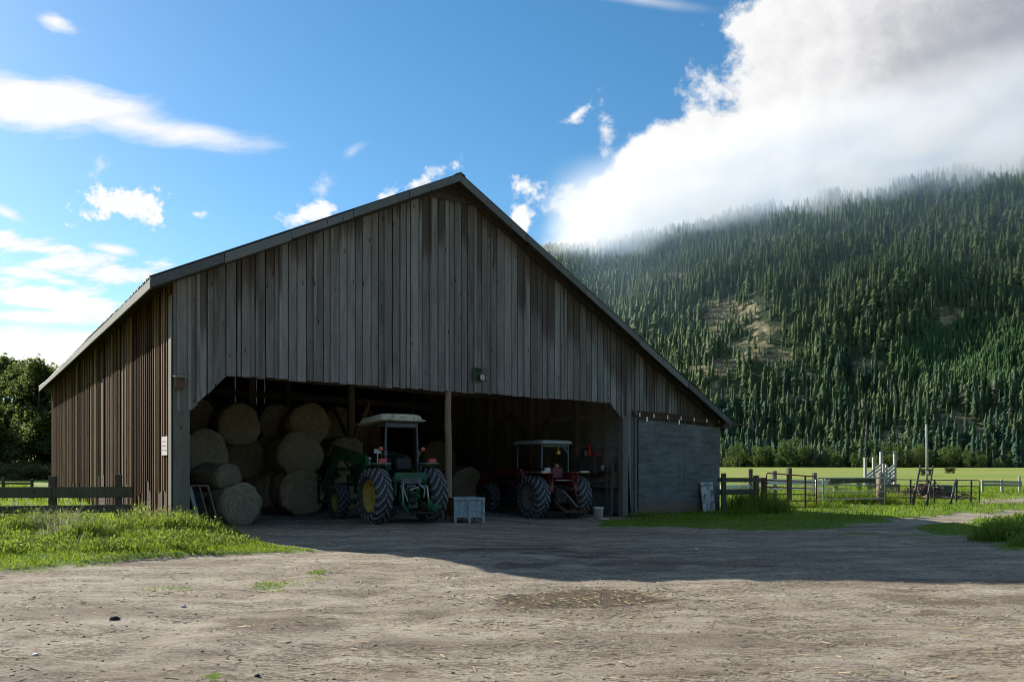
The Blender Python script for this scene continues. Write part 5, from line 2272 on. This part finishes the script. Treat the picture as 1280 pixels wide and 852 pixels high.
    m = MB()
    m.prism([(-.95, 4.0, .25), (-.95, 4.02, .85), (-.95, 4.12, .88), (-.95, 4.9, .22), (-.95, 4.85, .16)], (1.9, 0, 0))
    m.build('bucket', M_dkiron, t)
    return t


_w = Vector((CT, ST, 0))
gl = Vector((-3.56, 20.75, 0)) + _w * .80
gl.z = gz(gl.x, gl.y) - .01
tractor_green(gl, TH)
ry = 25.3
rl = Vector(((693 - 640) / 1000 * ry, ry, 0))
rl.z = gz(rl.x, rl.y) - .01
tractor_red(rl, TH - R(2))


# ------------------------------------------------------------------ hay
def m_hay(face):
    def fn(nt, b):
        p = nt.obj()
        x, y, z = nt.sep(p)
        r = nt.m('SQRT', nt.add(nt.mul(x, x), nt.mul(z, z)))
        an = nt.m('ARCTAN2', z, x)
        sp = nt.noise(nt.comb(nt.mul(r, 28.0), nt.mul(an, 1.3), nt.mul(y, 2.0)), 1.0, 5.0, 0.6)
        n = nt.noise(nt.vmul(p, (14, 14, 14)), 1.0, 6.0, 0.7, 1.5)
        strand = nt.noise(nt.vmul(nt.vadd(p, nt.vmul(nt.noise(p, 3.0, 3.0, col=True), (.3, .3, .3))), (60, 14, 60)), 1.0, 4.0, 0.7)
        f = nt.add(nt.mul(sp, .5 if face else .2), nt.add(nt.mul(n, .3), nt.mul(strand, .35)))
        o = nt.objrand()
        c = nt.ramp(f, [(0.40, (.075, .054, .034)), (0.52, (.29, .225, .145)), (0.64, (.54, .45, .32))])
        c = nt.mix(nt.mul(o, .4), c, (.20, .16, .10))
        nt.put(b.inputs['Base Color'], c)
        b.inputs['Roughness'].default_value = 0.95
        b.inputs['Specular IOR Level'].default_value = 0.1
        nt.put(b.inputs['Normal'], nt.bump(nt.add(f, 0.0), 1.0, 0.05))
    return fn


M_hay = material('hay', m_hay(True))


def m_wrap(nt, b):
    n = nt.noise(nt.obj(), 5.0, 4.0)
    nt.put(b.inputs['Base Color'], nt.mix(n, (.02, .075, .06), (.05, .13, .11)))
    b.inputs['Roughness'].default_value = 0.45


M_wrap = material('bale_net_wrap', m_wrap)


def bale_data(seed, wrapped=False):
    """unit bale: radius 1, length 2 along Y, worn and shaggy"""
    rg = np.random.default_rng(seed)
    m = MB()
    prof = [(-1.0, .0), (-1.01, .22), (-1.0, .55), (-.985, .80), (-.95, .93), (-.86, 1.0), (-.5, 1.0), (0, .995), (.5, 1.0), (.86, 1.0), (.95, .93), (.985, .80), (1.0, .55), (1.0, 0)]
    m.lathe(prof, 44, 'Y')
    V = np.array(m.v)
    jit = (vnoise(np.arctan2(V[:, 0], V[:, 2]) * 3 + seed, V[:, 1] * 3 + 5, .6, seed) - .5) * .15
    rr = np.hypot(V[:, 0], V[:, 2])
    V[:, 0] *= 1 + jit
    V[:, 2] *= 1 + jit
    V[:, 1] *= 1 + (rg.random(len(V)) - .5) * .03
    V[:, 2] = np.where(V[:, 2] < -.93, -.93 + (V[:, 2] + .93) * .35, V[:, 2])          # sits flat
    m.v = [tuple(p) for p in V]
    # loose stalks standing off the surface
    for q in range(420 if not wrapped else 160):
        an = rg.random() * 6.283
        if rg.random() < .6:
            r = rg.random() ** .5 * .97
            base = Vector((r * math.cos(an), -1.0, r * math.sin(an)))
            tang = Vector((-math.sin(an), 0, math.cos(an))) + Vector((rg.normal() * .5, -abs(rg.normal()) * .35, rg.normal() * .5))
        else:
            base = Vector((math.cos(an), rg.uniform(-.95, .95), math.sin(an)))
            tang = Vector((-math.sin(an), rg.normal() * .8, math.cos(an))) + Vector((math.cos(an), 0, math.sin(an))) * abs(rg.normal()) * .45
        if base.z < -.9:
            continue
        tang.normalize()
        L = .12 + .25 * rg.random()
        wv_ = tang.cross(Vector((rg.normal(), rg.normal(), rg.normal()))).normalized() * .008
        e = base + tang * L + Vector((0, 0, -.03))
        m.poly([base - wv_, base + wv_, e + wv_ * .3, e - wv_ * .3])
    o = m.build('hay_bale', [M_wrap if wrapped else M_hay], fix=False)
    if wrapped:
        o.data.materials.append(M_hay)
        for p in o.data.polygons:
            if abs(p.center.y) > .94 or len(p.vertices) == 4 and p.area < .01:
                p.material_index = 1
    d = o.data
    bpy.data.objects.remove(o)
    return d


hay = [bale_data(500 + k) for k in range(4)]
hay_w = bale_data(510, True)
bales = [
    # px, py, Y, radius, half length, turn about Z (deg), data, label, group
    (291, 630, 20.9, .56, .58, 8, 0, 'round hay bale at the front left, lowest and nearest, its shaggy end facing out', None),
    (270, 597, 21.2, .39, .62, 20, 1, 'small reddish hay bale lying across the nearest bale', None),
    (249, 567, 22.6, .66, .62, 0, 2, 'big hay bale behind the corner planks, above the small reddish bale', None),
    (371, 615, 24.6, .70, .62, 0, 1, 'hay bale on the ground just left of the green tractor\'s loader', None),
    (367, 568, 24.9, .71, .64, 4, 3, 'hay bale on the middle tier, stacked upon the bale beside the loader', None),
    (381, 531, 25.7, .66, .62, -3, 0, 'hay bale on the top tier, right of the wrapped bale', None),
    (292, 532, 24.2, .63, .62, 2, 2, 'pale-faced hay bale on the top tier, left of the wrapped bale', None),
    (338, 530, 26.6, .66, .62, 6, 'w', 'hay bale with blue-green net wrap on the top tier, between two bare bales', None),
    (243, 525, 24.6, .64, .62, 0, 'w', 'dark green net-wrapped hay bale under the opening\'s left corner', None),
    (427, 571, 27.6, .68, .62, 0, 1, 'hay bale behind the bend of the green loader arm', None),
    (428, 617, 27.6, .70, .62, 0, 2, 'hay bale on the ground behind the green loader', None),
    (541, 574, 31.0, .70, .62, 0, 3, 'hay bale behind the green tractor\'s right rear wheel, upper one', None),
    (575, 607, 28.6, .66, .62, 0, 0, 'hay bale on the ground behind the grey bin and pole', None),
]
dark = 'round hay bale deep in the shade of the rear rows'
for px, py, Y in [(310, 612, 26.3), (330, 570, 26.4), (300, 572, 25.2), (262, 615, 23.2), (335, 614, 28.6), (282, 575, 27.2), (395, 575, 29.0), (400, 614, 29.2), (300, 535, 28.6), (415, 533, 29.5), (515, 612, 31.0), (490, 614, 31.5), (365, 535, 29.5)]:
    bales.append((px, py, Y, .67, .62, 0, len(bales) % 4, dark, 'bales in the rear rows'))
for px, py, Y, r, hl, turn, k, lab, grp in bales:
    p = Wp(px, py, Y)
    o = bpy.data.objects.new('hay_bale', hay_w if k == 'w' else hay[k])
    COL.objects.link(o)
    o.location = p
    o.scale = (r, hl, r)
    o.rotation_euler = (0, 0, TH + R(turn))
    tag(o, lab, 'hay bale', grp)

# ------------------------------------------------------------------ things about the opening
# grey wooden bin
bp = Gp(582, 22.0)
bn = thing('wooden_bin', 'low grey-painted wooden bin on short feet at the foot of the pole', 'bin', bp, R(18))
M_binp = flat('worn_grey_paint', (.34, .40, .42), .8, 0, .2, 7.0, (.19, .17, .15), .50, .68, bump=.01)
W, Dp, H = .86, .80, .68
for nm, parts in (('front_panel', [(-.215, .37), (.215, .37)]),):
    for x, w in parts:
        m = MB(); m.bbox((x, -Dp / 2 + .03, .40), (w, .025, .44), .006); m.build('panel', M_binp, bn)
for x in (-W / 2 + .035, 0, W / 2 - .035):
    for y in (-Dp / 2, Dp / 2):
        m = MB(); m.bbox((x, y, H / 2), (.07, .05, H), .006); m.build('leg', M_binp, bn)
m = MB(); m.bbox((0, -Dp / 2 + .0, H - .035), (W + .01, .058, .07), .006); m.bbox((0, -Dp / 2, .17), (W, .046, .05), .006); m.bbox((0, Dp / 2, H - .035), (W + .01, .058, .07), .006); m.build('frame', M_binp, bn)
for s in (-1, 1):
    m = MB(); m.bbox((s * (W / 2 - .01), 0, .40), (.025, Dp - .06, .46), .006); m.bbox((s * (W / 2), 0, H - .04), (.03, Dp - .06, .07), .006); m.build('panel', M_beam if s < 0 else M_binp, bn)
m = MB(); m.box((0, Dp / 2 - .03, .40), (W - .1, .02, .44)); m.box((0, 0, .18), (W - .1, Dp - .1, .02)); m.build('panel', M_beam, bn)

# white bucket
bk = thing('bucket', 'white plastic pail on the ground by the partition, right of the red tractor', 'bucket', Gp(748, 24.9), .4)
m = MB(); m.lathe([(0, .0), (0, .135), (.34, .155), (.345, .165), (.375, .168), (.378, .155), (.33, .148), (.03, .13), (.03, 0)], 24, 'Z'); m.build('pail', M_white, bk)
m = MB(); m.tube([(.17 * math.cos(a), -.02 + .03 * math.sin(a), .33 - .17 * math.sin(a)) for a in [math.pi * q / 10 for q in range(11)]], .005, 6, cap=False); m.build('handle', M_grey_st, bk)
m = MB(); m.bbox((0, 0, .03), (.22, .12, .06), .02); o = m.build('offcut', M_white, None, Gp(757, 24.5), .3)
tag(o, 'small pale scrap lying in front of the white pail', 'scrap')

# cabinet hung on the partition with a cone on top
cpx = toB(Wp(734, 582, 27.2))
cu, cvv = uP - .20, cpx.y + .38
_c = BW(cu, cvv, 0)
zc = CAMH + (HORIZ - 581) / 1000 * _c.y
cb_ = thing('wall_cabinet', 'plain brown two-door cabinet hanging on the partition beside the red tractor', 'cabinet', BW(uP - .02, cvv, zc), TH)
m = MB(); m.bbox((-.16, 0, 0), (.30, .95, .62), .01); m.build('case', M_box, cb_)
for s in (-1, 1):
    m = MB(); m.bbox((-.325, s * .235, 0), (.02, .46, .60), .006); m.build('door', flat('brown_door', (.16, .135, .12), .7, 0, .2, 8.0), cb_)
cn = thing('traffic_cone', 'bright orange traffic cone standing on the wall cabinet', 'cone', BW(uP - .18, cvv, zc + .31), TH)
M_orange = flat('cone_orange', (.80, .075, .045), .5, 0, .1)
m = MB(); m.bbox((0, 0, .015), (.26, .26, .03), .01); m.build('base', M_orange, cn)
m = MB(); m.lathe([(.03, .10), (.08, .092), (.42, .028), (.44, .02), (.44, .0)], 18, 'Z'); m.build('cone', M_orange, cn)
for dy_, lab, mm in ((.30, 'dark can beside the traffic cone on the cabinet', M_black), (.20, 'pale bottle between the cone and the dark can', M_white)):
    o_ = MB(); o_.lathe([(0, 0), (0, .05), (.17, .05), (.19, .03), (.21, .025), (.21, 0)], 12, 'Z')
    tag(o_.build('can', mm, None, BW(uP - .18, cvv + dy_, zc + .31)), lab, 'can')
# workshop shelf with odds and ends, nearer the opening
sv = 1.15
shz = CAMH + (HORIZ - 588) / 1000 * BW(uP, sv).y
sh = thing('wall_shelf', 'dark plank shelf of odds and ends on the partition near the jamb', 'shelf', BW(uP - .02, sv, shz), TH)
m = MB(); m.box((-.13, 0, 0), (.26, 1.5, .03)); m.build('board', M_beam, sh)
m = MB(); m.box((-.13, 0, -.55), (.26, 1.5, .03)); m.build('board', M_beam, sh)
for s in (-1, 1):
    m = MB(); m.box((-.13, s * .70, -.28), (.24, .04, .52)); m.build('bracket', M_beam, sh)
for k, (y, w, h, mm, lab) in enumerate([(-.55, .10, .22, M_box, 'brown box at the near end of the wall shelf'), (-.22, .08, .14, M_redlens, 'red tin on the wall shelf'), (.02, .12, .18, M_white, 'white jug on the wall shelf'),
                                        (.25, .08, .24, M_dkiron, 'dark canister on the wall shelf'), (.52, .14, .15, M_box, 'brown carton at the far end of the wall shelf')]):
    m = MB()
    m.lathe([(0, 0), (0, w * .6), (h * .8, w * .6), (h * .9, w * .35), (h, w * .3), (h, 0)], 12, 'Z')
    tag(m.build('container', mm, None, BW(uP - .15, sv + y, shz + .015)), lab, 'container')
o_ = MB(); o_.bbox((0, 0, 0), (.06, .16, .26), .03)
tag(o_.build('gas_can', M_orange, None, BW(uP - .06, sv + .45, shz + .55), TH), 'small orange-red can hung on the partition above the shelf', 'can')
m = MB(); m.bar((-.10, 0, 0), (-.02, .05, 1.75), .035, .035); m.bbox((-.10, 0, .12), (.05, .2, .28), .02)
tag(m.build('shovel', M_beam, None, BW(uP - .22, .75, gz(*BW(uP - .22, .75)[:2])), TH), 'long-handled shovel leaning on the partition by the jamb', 'shovel')
m = MB(); m.bar((-.16, 0, 0), (-.03, .02, 2.0), .05, .10)
tag(m.build('plank', M_beam, None, BW(uP - .20, .52, gz(*BW(uP - .2, .5)[:2])), TH), 'dark plank leaning on the partition just inside the jamb', 'plank')

# boards leaning inside the left corner
fr = thing('wooden_pallet', 'weathered open wooden pallet leaning inside the barn\'s left corner', 'frame', Gp(254, 19.6), R(24))
fr.location.z = 0
for nm, (x0, x1, w) in (('rail', (-.22, -.40, .06)), ('rail', (.26, .02, .035))):
    m = MB(); m.bar((x0 + .1, 0, 0), (x1 + .1, .35, 1.02), w, .04); m.build(nm, M_greyw if w > .05 else M_beam, fr)
m = MB(); m.bar((-.30, .35, 1.02), (.13, .35, 1.02), .05, .04); m.build('crosspiece', M_beam, fr)
m = MB(); m.bar((.16, .0, 0), (-.08, .35, 1.02), .035, .03); m.build('rail', M_beam, fr)
m = MB(); m.bar((-.07, -.06, 0), (-.30, .26, .98), .11, .03)
o_ = m.build('plank', M_greyw, None, (fr.location.x, fr.location.y, 0), R(24))
tag(o_, 'pale plank leaning against the wooden pallet in the left corner', 'plank')

# white flaking panel against the door
pb = thing('loose_panel', 'flaking white panel leaning upright at the right edge of the grey sliding door', 'panel', BW(uv(887, 600, -.35)[0], -.33, gz(*BW(18, -.3)[:2]) - .02), TH)


def m_flake(nt, b):
    n = nt.noise(nt.obj(), 3.6, 6.0, 0.62)
    nt.put(b.inputs['Base Color'], nt.mix(nt.step(n, 0.50, 0.54), (.62, .64, .65), (.22, .235, .24)))
    b.inputs['Roughness'].default_value = 0.7


m = MB(); m.bbox((0, .05, .53), (.62, .025, 1.06), .006, (-.13, 0, 0)); m.build('board', material('flaking_white', m_flake), pb)
m = MB(); m.box((-.28, .085, .53), (.05, .03, 1.0), (-.13, 0, 0)); m.box((.28, .085, .53), (.05, .03, 1.0), (-.13, 0, 0)); m.build('batten', M_beam, pb)


# ------------------------------------------------------------------ fences
def plank_fence(name, label, posts, rails, group=None, pw=.14, mat=None, rmat=None):
    """posts: (point, height); rails: (p0, p1, height of plank)"""
    base = posts[0][0]
    e = thing(name, label, 'fence', base, 0, group)
    for q, (p, h) in enumerate(posts):
        m = MB()
        d = p - base
        m.bbox((d.x, d.y, h / 2 - .15), (pw, pw, h + .3), .012, (0, 0, .15 * q))
        m.build('post', mat or M_rail, e)
    for a, c, hh in rails:
        m = MB()
        off = Vector((0, -pw * .5 - .02, 0))
        m.bar(a - base + off, c - base + off, .035, hh)
        m.build('rail', rmat or mat or M_rail, e)
    return e


FY = 19.6
lp = [(Gp(-40, FY), 1.1), (Gp(66, FY + .15), 1.10), (Gp(148, FY), 1.14)]
def fz(px, py, Y=FY): return Wp(px, py, Y)
plank_fence('plank_fence', 'weathered two-rail plank fence in the weeds left of the barn', lp,
            [(fz(-45, 615), fz(67, 615), .27), (fz(69, 615), fz(168, 614.5), .27), (fz(-45, 637), fz(67, 636), .19), (fz(69, 636), fz(168, 634.5), .19)], pw=.155)
# thin far rail of a second fence behind it
plank_fence('plank_fence', 'low dark fence further back in the field left of the barn', [(Gp(4, 34), 1.0), (Gp(40, 34), .9), (Gp(-60, 34), 1.0)],
            [(Wp(-80, 613, 34), Wp(42, 613, 34), .10), (Wp(-80, 603, 34), Wp(42, 604, 34), .08)], pw=.10)

# right: dark rails from the barn to the gate
RY = 27.6
plank_fence('plank_fence', 'dark two-rail fence joining the barn\'s right corner to the rusty gate', [(Gp(904.5, RY), 1.36), (Gp(945, RY + .4), 1.28)],
            [(Wp(896, 599.5, RY + .05), Wp(951, 599.5, RY + .5), .15), (Wp(896, 614.5, RY + .05), Wp(946, 614, RY + .5), .19)], pw=.15)
# pale planks behind
plank_fence('plank_fence', 'fence of pale whitish planks behind the rusty gate', [(Gp(938, 36), 1.45), (Gp(968, 37), 1.35), (Gp(986.5, 34.5), 1.5), (Gp(1018, 38), 1.25)],
            [(Wp(900, 608.5, 35.6), Wp(937, 607.8, 35.8), .17), (Wp(939, 601, 36), Wp(1024, 603, 37), .24), (Wp(1024, 603, 37), Wp(1062, 601.5, 38), .22), (Wp(939, 609.5, 36), Wp(1062, 611, 38), .12)],
            pw=.17, rmat=M_pale)
plank_fence('plank_fence', 'low silvery rail fence alone in the grass far right', [(Gp(1228, 48), .74), (Gp(1252, 48.5), .76), (Gp(1274, 49), .95)],
            [(Wp(1226, 601.5, 48), Wp(1276, 602.5, 49), .14), (Wp(1226, 605.5, 48), Wp(1276, 606, 49), .14)], pw=.12, mat=M_greyw, rmat=M_greyw)


def tube_gate(name, label, p_tl, p_tr, p_bl, p_br, nb, r, mat, verts, curve=True):
    base = Vector((p_bl.x, p_bl.y, p_bl.z))
    e = thing(name, label, 'gate', base)
    L = lambda a, c, t: a + (c - a) * t
    m = MB()
    m.tube([p_bl - base, L(p_bl, p_tl, .5) - base, L(p_bl, p_tl, .93) - base, L(p_tl, p_tr, .02) + Vector((0, 0, .005)) - base, L(p_tl, p_tr, .5) - base, L(p_tl, p_tr, .98) - base, L(p_br, p_tr, .93) - base, p_br - base], r, 8)
    m.tube([p_bl - base, p_br - base], r, 8)
    m.build('frame', mat, e)
    for k in range(1, nb):
        t = k / nb
        m = MB()
        m.tube([L(p_bl, p_tl, t) - base, L(p_br, p_tr, t) - base], r * .9, 8)
        m.build('bar', mat, e)
    for t in verts:
        m = MB()
        a, c = L(p_bl, p_br, t), L(p_tl, p_tr, t)
        m.bar(a - base + Vector((0, -.03, 0)), c - base + Vector((0, -.03, 0)), .07, .02)
        m.build('stay', mat, e)
    return e


M_rgate = flat('rusty_tube', (.13, .055, .04), .8, .2, .3, 10.0)
M_ggate = flat('grey_tube', (.36, .40, .40), .5, .5, .2, 8.0)
M_dgate = flat('dark_tube', (.055, .06, .06), .6, .4, .3, 8.0)
hp = thing('gate_post', 'short rusty post on which the rusty gate hangs', 'post', Gp(954.5, 28.4))
m = MB(); m.tube([(0, 0, -.2), (.0, 0, 1.18)], .085, 10); m.build('pole', M_rgate, hp)
m = MB(); m.bbox((.10, 0, .98), (.14, .04, .05), .01); m.bbox((.10, 0, .55), (.14, .04, .05), .01); m.build('hinge', M_rust, hp)
tube_gate('field_gate', 'rusty brown tubular gate sagging to the right', Wp(958, 591, 28.6), Wp(1020.5, 595.5, 30.6), Wp(958, 634, 28.6), Wp(1020.5, 633, 30.6), 5, .024, M_rgate, (.40, .76))
tube_gate('field_gate', 'pale grey tubular gate of five bars left of the brown post', Wp(1020, 597.5, 31.5), Wp(1106, 597, 32.5), Wp(1020, 633, 31.5), Wp(1106, 631, 32.5), 4, .026, M_ggate, (.10,))
gp_ = thing('gate_post', 'stout dark brown post at the latch end of the grey gate', 'post', Gp(1100.5, 33.2))
m = MB(); m.tube([(0, 0, -.2), (.01, 0, .6), (0, 0, 1.28)], [.17, .16, .15], 10); m.build('pole', M_beam, gp_)
m = MB(); m.bbox((-.05, -.17, .78), (.05, .03, .16), .008); m.build('latch', M_bolt, gp_)
tube_gate('field_gate', 'long dark metal panel with thin bars right of the brown post', Wp(1107, 599, 33), Wp(1225, 600, 35), Wp(1107, 629, 33), Wp(1224, 630.5, 35), 4, .020, M_dgate, (.25, .5, .74, .9))
lg = thing('leaning_gate', 'dark pipe frame tilted against the long metal panel', 'gate', Gp(1140, 32.4))
b0 = Wp(1140, 634, 32.2); b1 = Wp(1157.5, 635, 32.2); t0_ = Wp(1150.5, 581, 33.0); t1_ = Wp(1166.5, 582, 33.0)
for a, c, r in ((b0, t0_, .045), (b1, t1_, .04)):
    m = MB(); m.tube([a - lg.location, (a + c) / 2 - lg.location, c - lg.location], [r * 1.5, r, r * .8], 8); m.build('upright', M_dgate, lg)
for f in (.35, .62, .9):
    m = MB(); m.tube([b0 + (t0_ - b0) * f - lg.location, b1 + (t1_ - b1) * f - lg.location], .02, 6); m.build('rung', M_dgate, lg)
lg = thing('leaning_pipe', 'single dark pipe propped against the panel, right of the tilted frame', 'pipe', Gp(1188, 33.4))
m = MB(); m.tube([(0, 0, 0), Wp(1195, 599, 34.2) - lg.location], .045, 8); m.build('pole', M_dgate, lg)
m = MB(); m.bbox((0, 0, .03), (.2, .12, .06), .02); m.build('foot', M_dgate, lg)

# feed bunk behind the grey gate
fb_ = thing('feed_bunk', 'long brown plank trough on stubby legs behind the grey gate', 'trough', Gp(1040, 37))
m = MB(); m.box((.95, 0, .93), (2.1, .06, .22)); m.box((.95, .5, .93), (2.1, .06, .22)); m.box((.95, .25, .84), (2.1, .5, .04)); m.build('trough', M_rail, fb_)
for x in (.2, 1.3, 1.8):
    m = MB(); m.box((x, .1, .38), (.18, .16, .86)); m.build('leg', M_beam, fb_)
# dark tank right of the pile
tk_ = thing('water_tank', 'dark green stock tank behind the long metal panel', 'tank', Gp(1178, 40))
m = MB(); m.bbox((0, 0, .47), (.62, .8, .42), .05); m.build('tub', M_lampgreen, tk_)
m = MB(); m.box((0, 0, .13), (.66, .86, .26)); m.build('base', M_beam, tk_)

# loading chute
CY = 44.0
M_chute = material('chute_timber', m_boards([(.26, .25, .24), (.42, .41, .40), (.54, .53, .52)], None))
chute = thing('loading_chute', 'silver plank cattle chute rising to the right, with two tall posts', 'chute', Gp(1082, CY))
cbase = chute.location.copy()
def CP(px, py, Y): return Wp(px, py, Y) - cbase
for px, top, bot, Y, w in ((1081.5, 571.5, 606, 44, .11), (1092, 571, 606, 44.8, .11), (1101.5, 564.5, 614, 45.6, .13), (1118.5, 564.5, 614, 47.4, .12), (1104.5, 579, 606, 44.6, .08), (1108, 580, 606, 45.2, .08), (1112, 590, 610, 46, .08)):
    m = MB()
    a, c = CP(px, bot, Y), CP(px, top, Y)
    c.x, c.y = a.x, a.y
    m.bar(a, c, w * 1.15, w * 1.15)
    m.build('post', M_chute, chute)
for k in range(4):
    m = MB(); m.bar(CP(1083, 594 + k * 4.2, 44.1), CP(1101, 580.5 + k * 5.0, 45.6), .04, .145); m.build('plank', M_chute, chute)
    m = MB(); m.bar(CP(1103.5, 593.5 + k * 4.2, 44.6), CP(1119, 580.0 + k * 5.0, 47.4), .04, .145); m.build('plank', M_chute, chute)
m = MB(); m.bar(CP(1100.5, 566, 45.6), CP(1119, 566, 47.4), .05, .05); m.build('crossbar', M_dgate, chute)
m = MB()
a, b_, c, d = CP(1084, 608, 44.1), CP(1104, 608, 44.6), CP(1119, 599, 47.4), CP(1102, 598.5, 45.6)
m.hexa([p - Vector((0, 0, .08)) for p in (a, b_, c, d)], [a, b_, c, d]); m.build('ramp_floor', M_rail, chute)
m = MB(); m.bar(CP(1104, 610, 45.4), CP(1122, 610, 47.2), .3, .5); m.build('footing', M_beam, chute)

# heap of brush and scrap
rg = np.random.default_rng(610)
m = MB()
pc = Gp(1155, 40)
for k in range(260):
    x, y = rg.normal() * .85, rg.normal() * .6
    h = max(.0, .75 * math.exp(-(x / .9) ** 2 - (y / .8) ** 2))
    an, el = rg.random() * 6.28, rg.normal() * .35
    L = .3 + .6 * rg.random()
    d = Vector((math.cos(an) * math.cos(el), math.sin(an) * math.cos(el), math.sin(el))) * L / 2
    c = Vector((x, y, h * rg.random() + .05))
    m.bar(c - d, c + d, .03 + .05 * rg.random(), .03 + .06 * rg.random())
M_brush = material('brush_wood', m_boards([(.05, .03, .025), (.14, .085, .07), (.30, .22, .19)], None, knots=False))
tag(m.build('brush_pile', M_brush, None, pc), 'reddish heap of brush and broken boards beyond the metal panel', 'brush pile', kind='stuff')

# telegraph pole
up = thing('utility_pole', 'tall bare grey pole standing in the field', 'pole', Gp(1158.5, 72))
up.location.z = -.2
m = MB(); m.tube([(0, 0, -.2), (.02, 0, 2.5), (-.03, 0, 5.35)], [.12, .11, .09], 10); m.build('pole', M_greyw, up)
m = MB(); m.bbox((0, -.2, 1.0), (.18, .06, .24), .02); m.build('plate', M_white, up)
# a couple of lone bushes in the field
for px, Y, h, lab in ((1157, 120, 1.6, 'small round bush far out in the field near the pole'), (1187, 150, 1.7, 'lone low bush in the field right of the pole')):
    e = thing('field_bush', lab, 'bush', Gp(px, Y))
    e.scale = (h, h, h)
    for nm, dt in zip(('foliage', 'stem'), bush_data):
        o = bpy.data.objects.new(nm, dt); COL.objects.link(o); o.parent = e

# stones that can be told apart in the yard
M_blackrock = flat('dark_clod', (.02, .018, .018), .9, 0, .3, 9.0, bump=.02)
M_palerock = flat('pale_chip', (.55, .52, .48), .8, 0, .2, 9.0)
for px, py, s, mm, lab in [(142, 772, .042, M_blackrock, 'dark clod lying alone in the left of the yard'), (44, 814, .018, M_palerock, 'pale chip low in the left corner of the yard'), (321, 842, .018, M_blackrock, 'dark pebble near the bottom edge of the yard'),
                           (146, 696, .05, M_palerock, 'white scrap lying at the edge of the grass'), (230, 757, .025, M_palerock, 'pale chip in the left middle of the yard'), (870, 681, .05, M_palerock, 'small white chip in the shade before the door'),
                           (560, 723, .03, M_palerock, 'pale chip just in front of the barn\'s shadow'), (578, 838, .014, M_palerock, 'pale pebble near the bottom, right of the dark pebble')]:
    x, y = ground_px(px, py)
    V, F = stones_np(np.array([x]), np.array([y]), np.array([s]), int(px))
    c = np.array([x, y, gz(x, y)])
    o = np_mesh('stone', V - c, [F], mm)
    o.location = c
    tag(o, lab, 'stone')
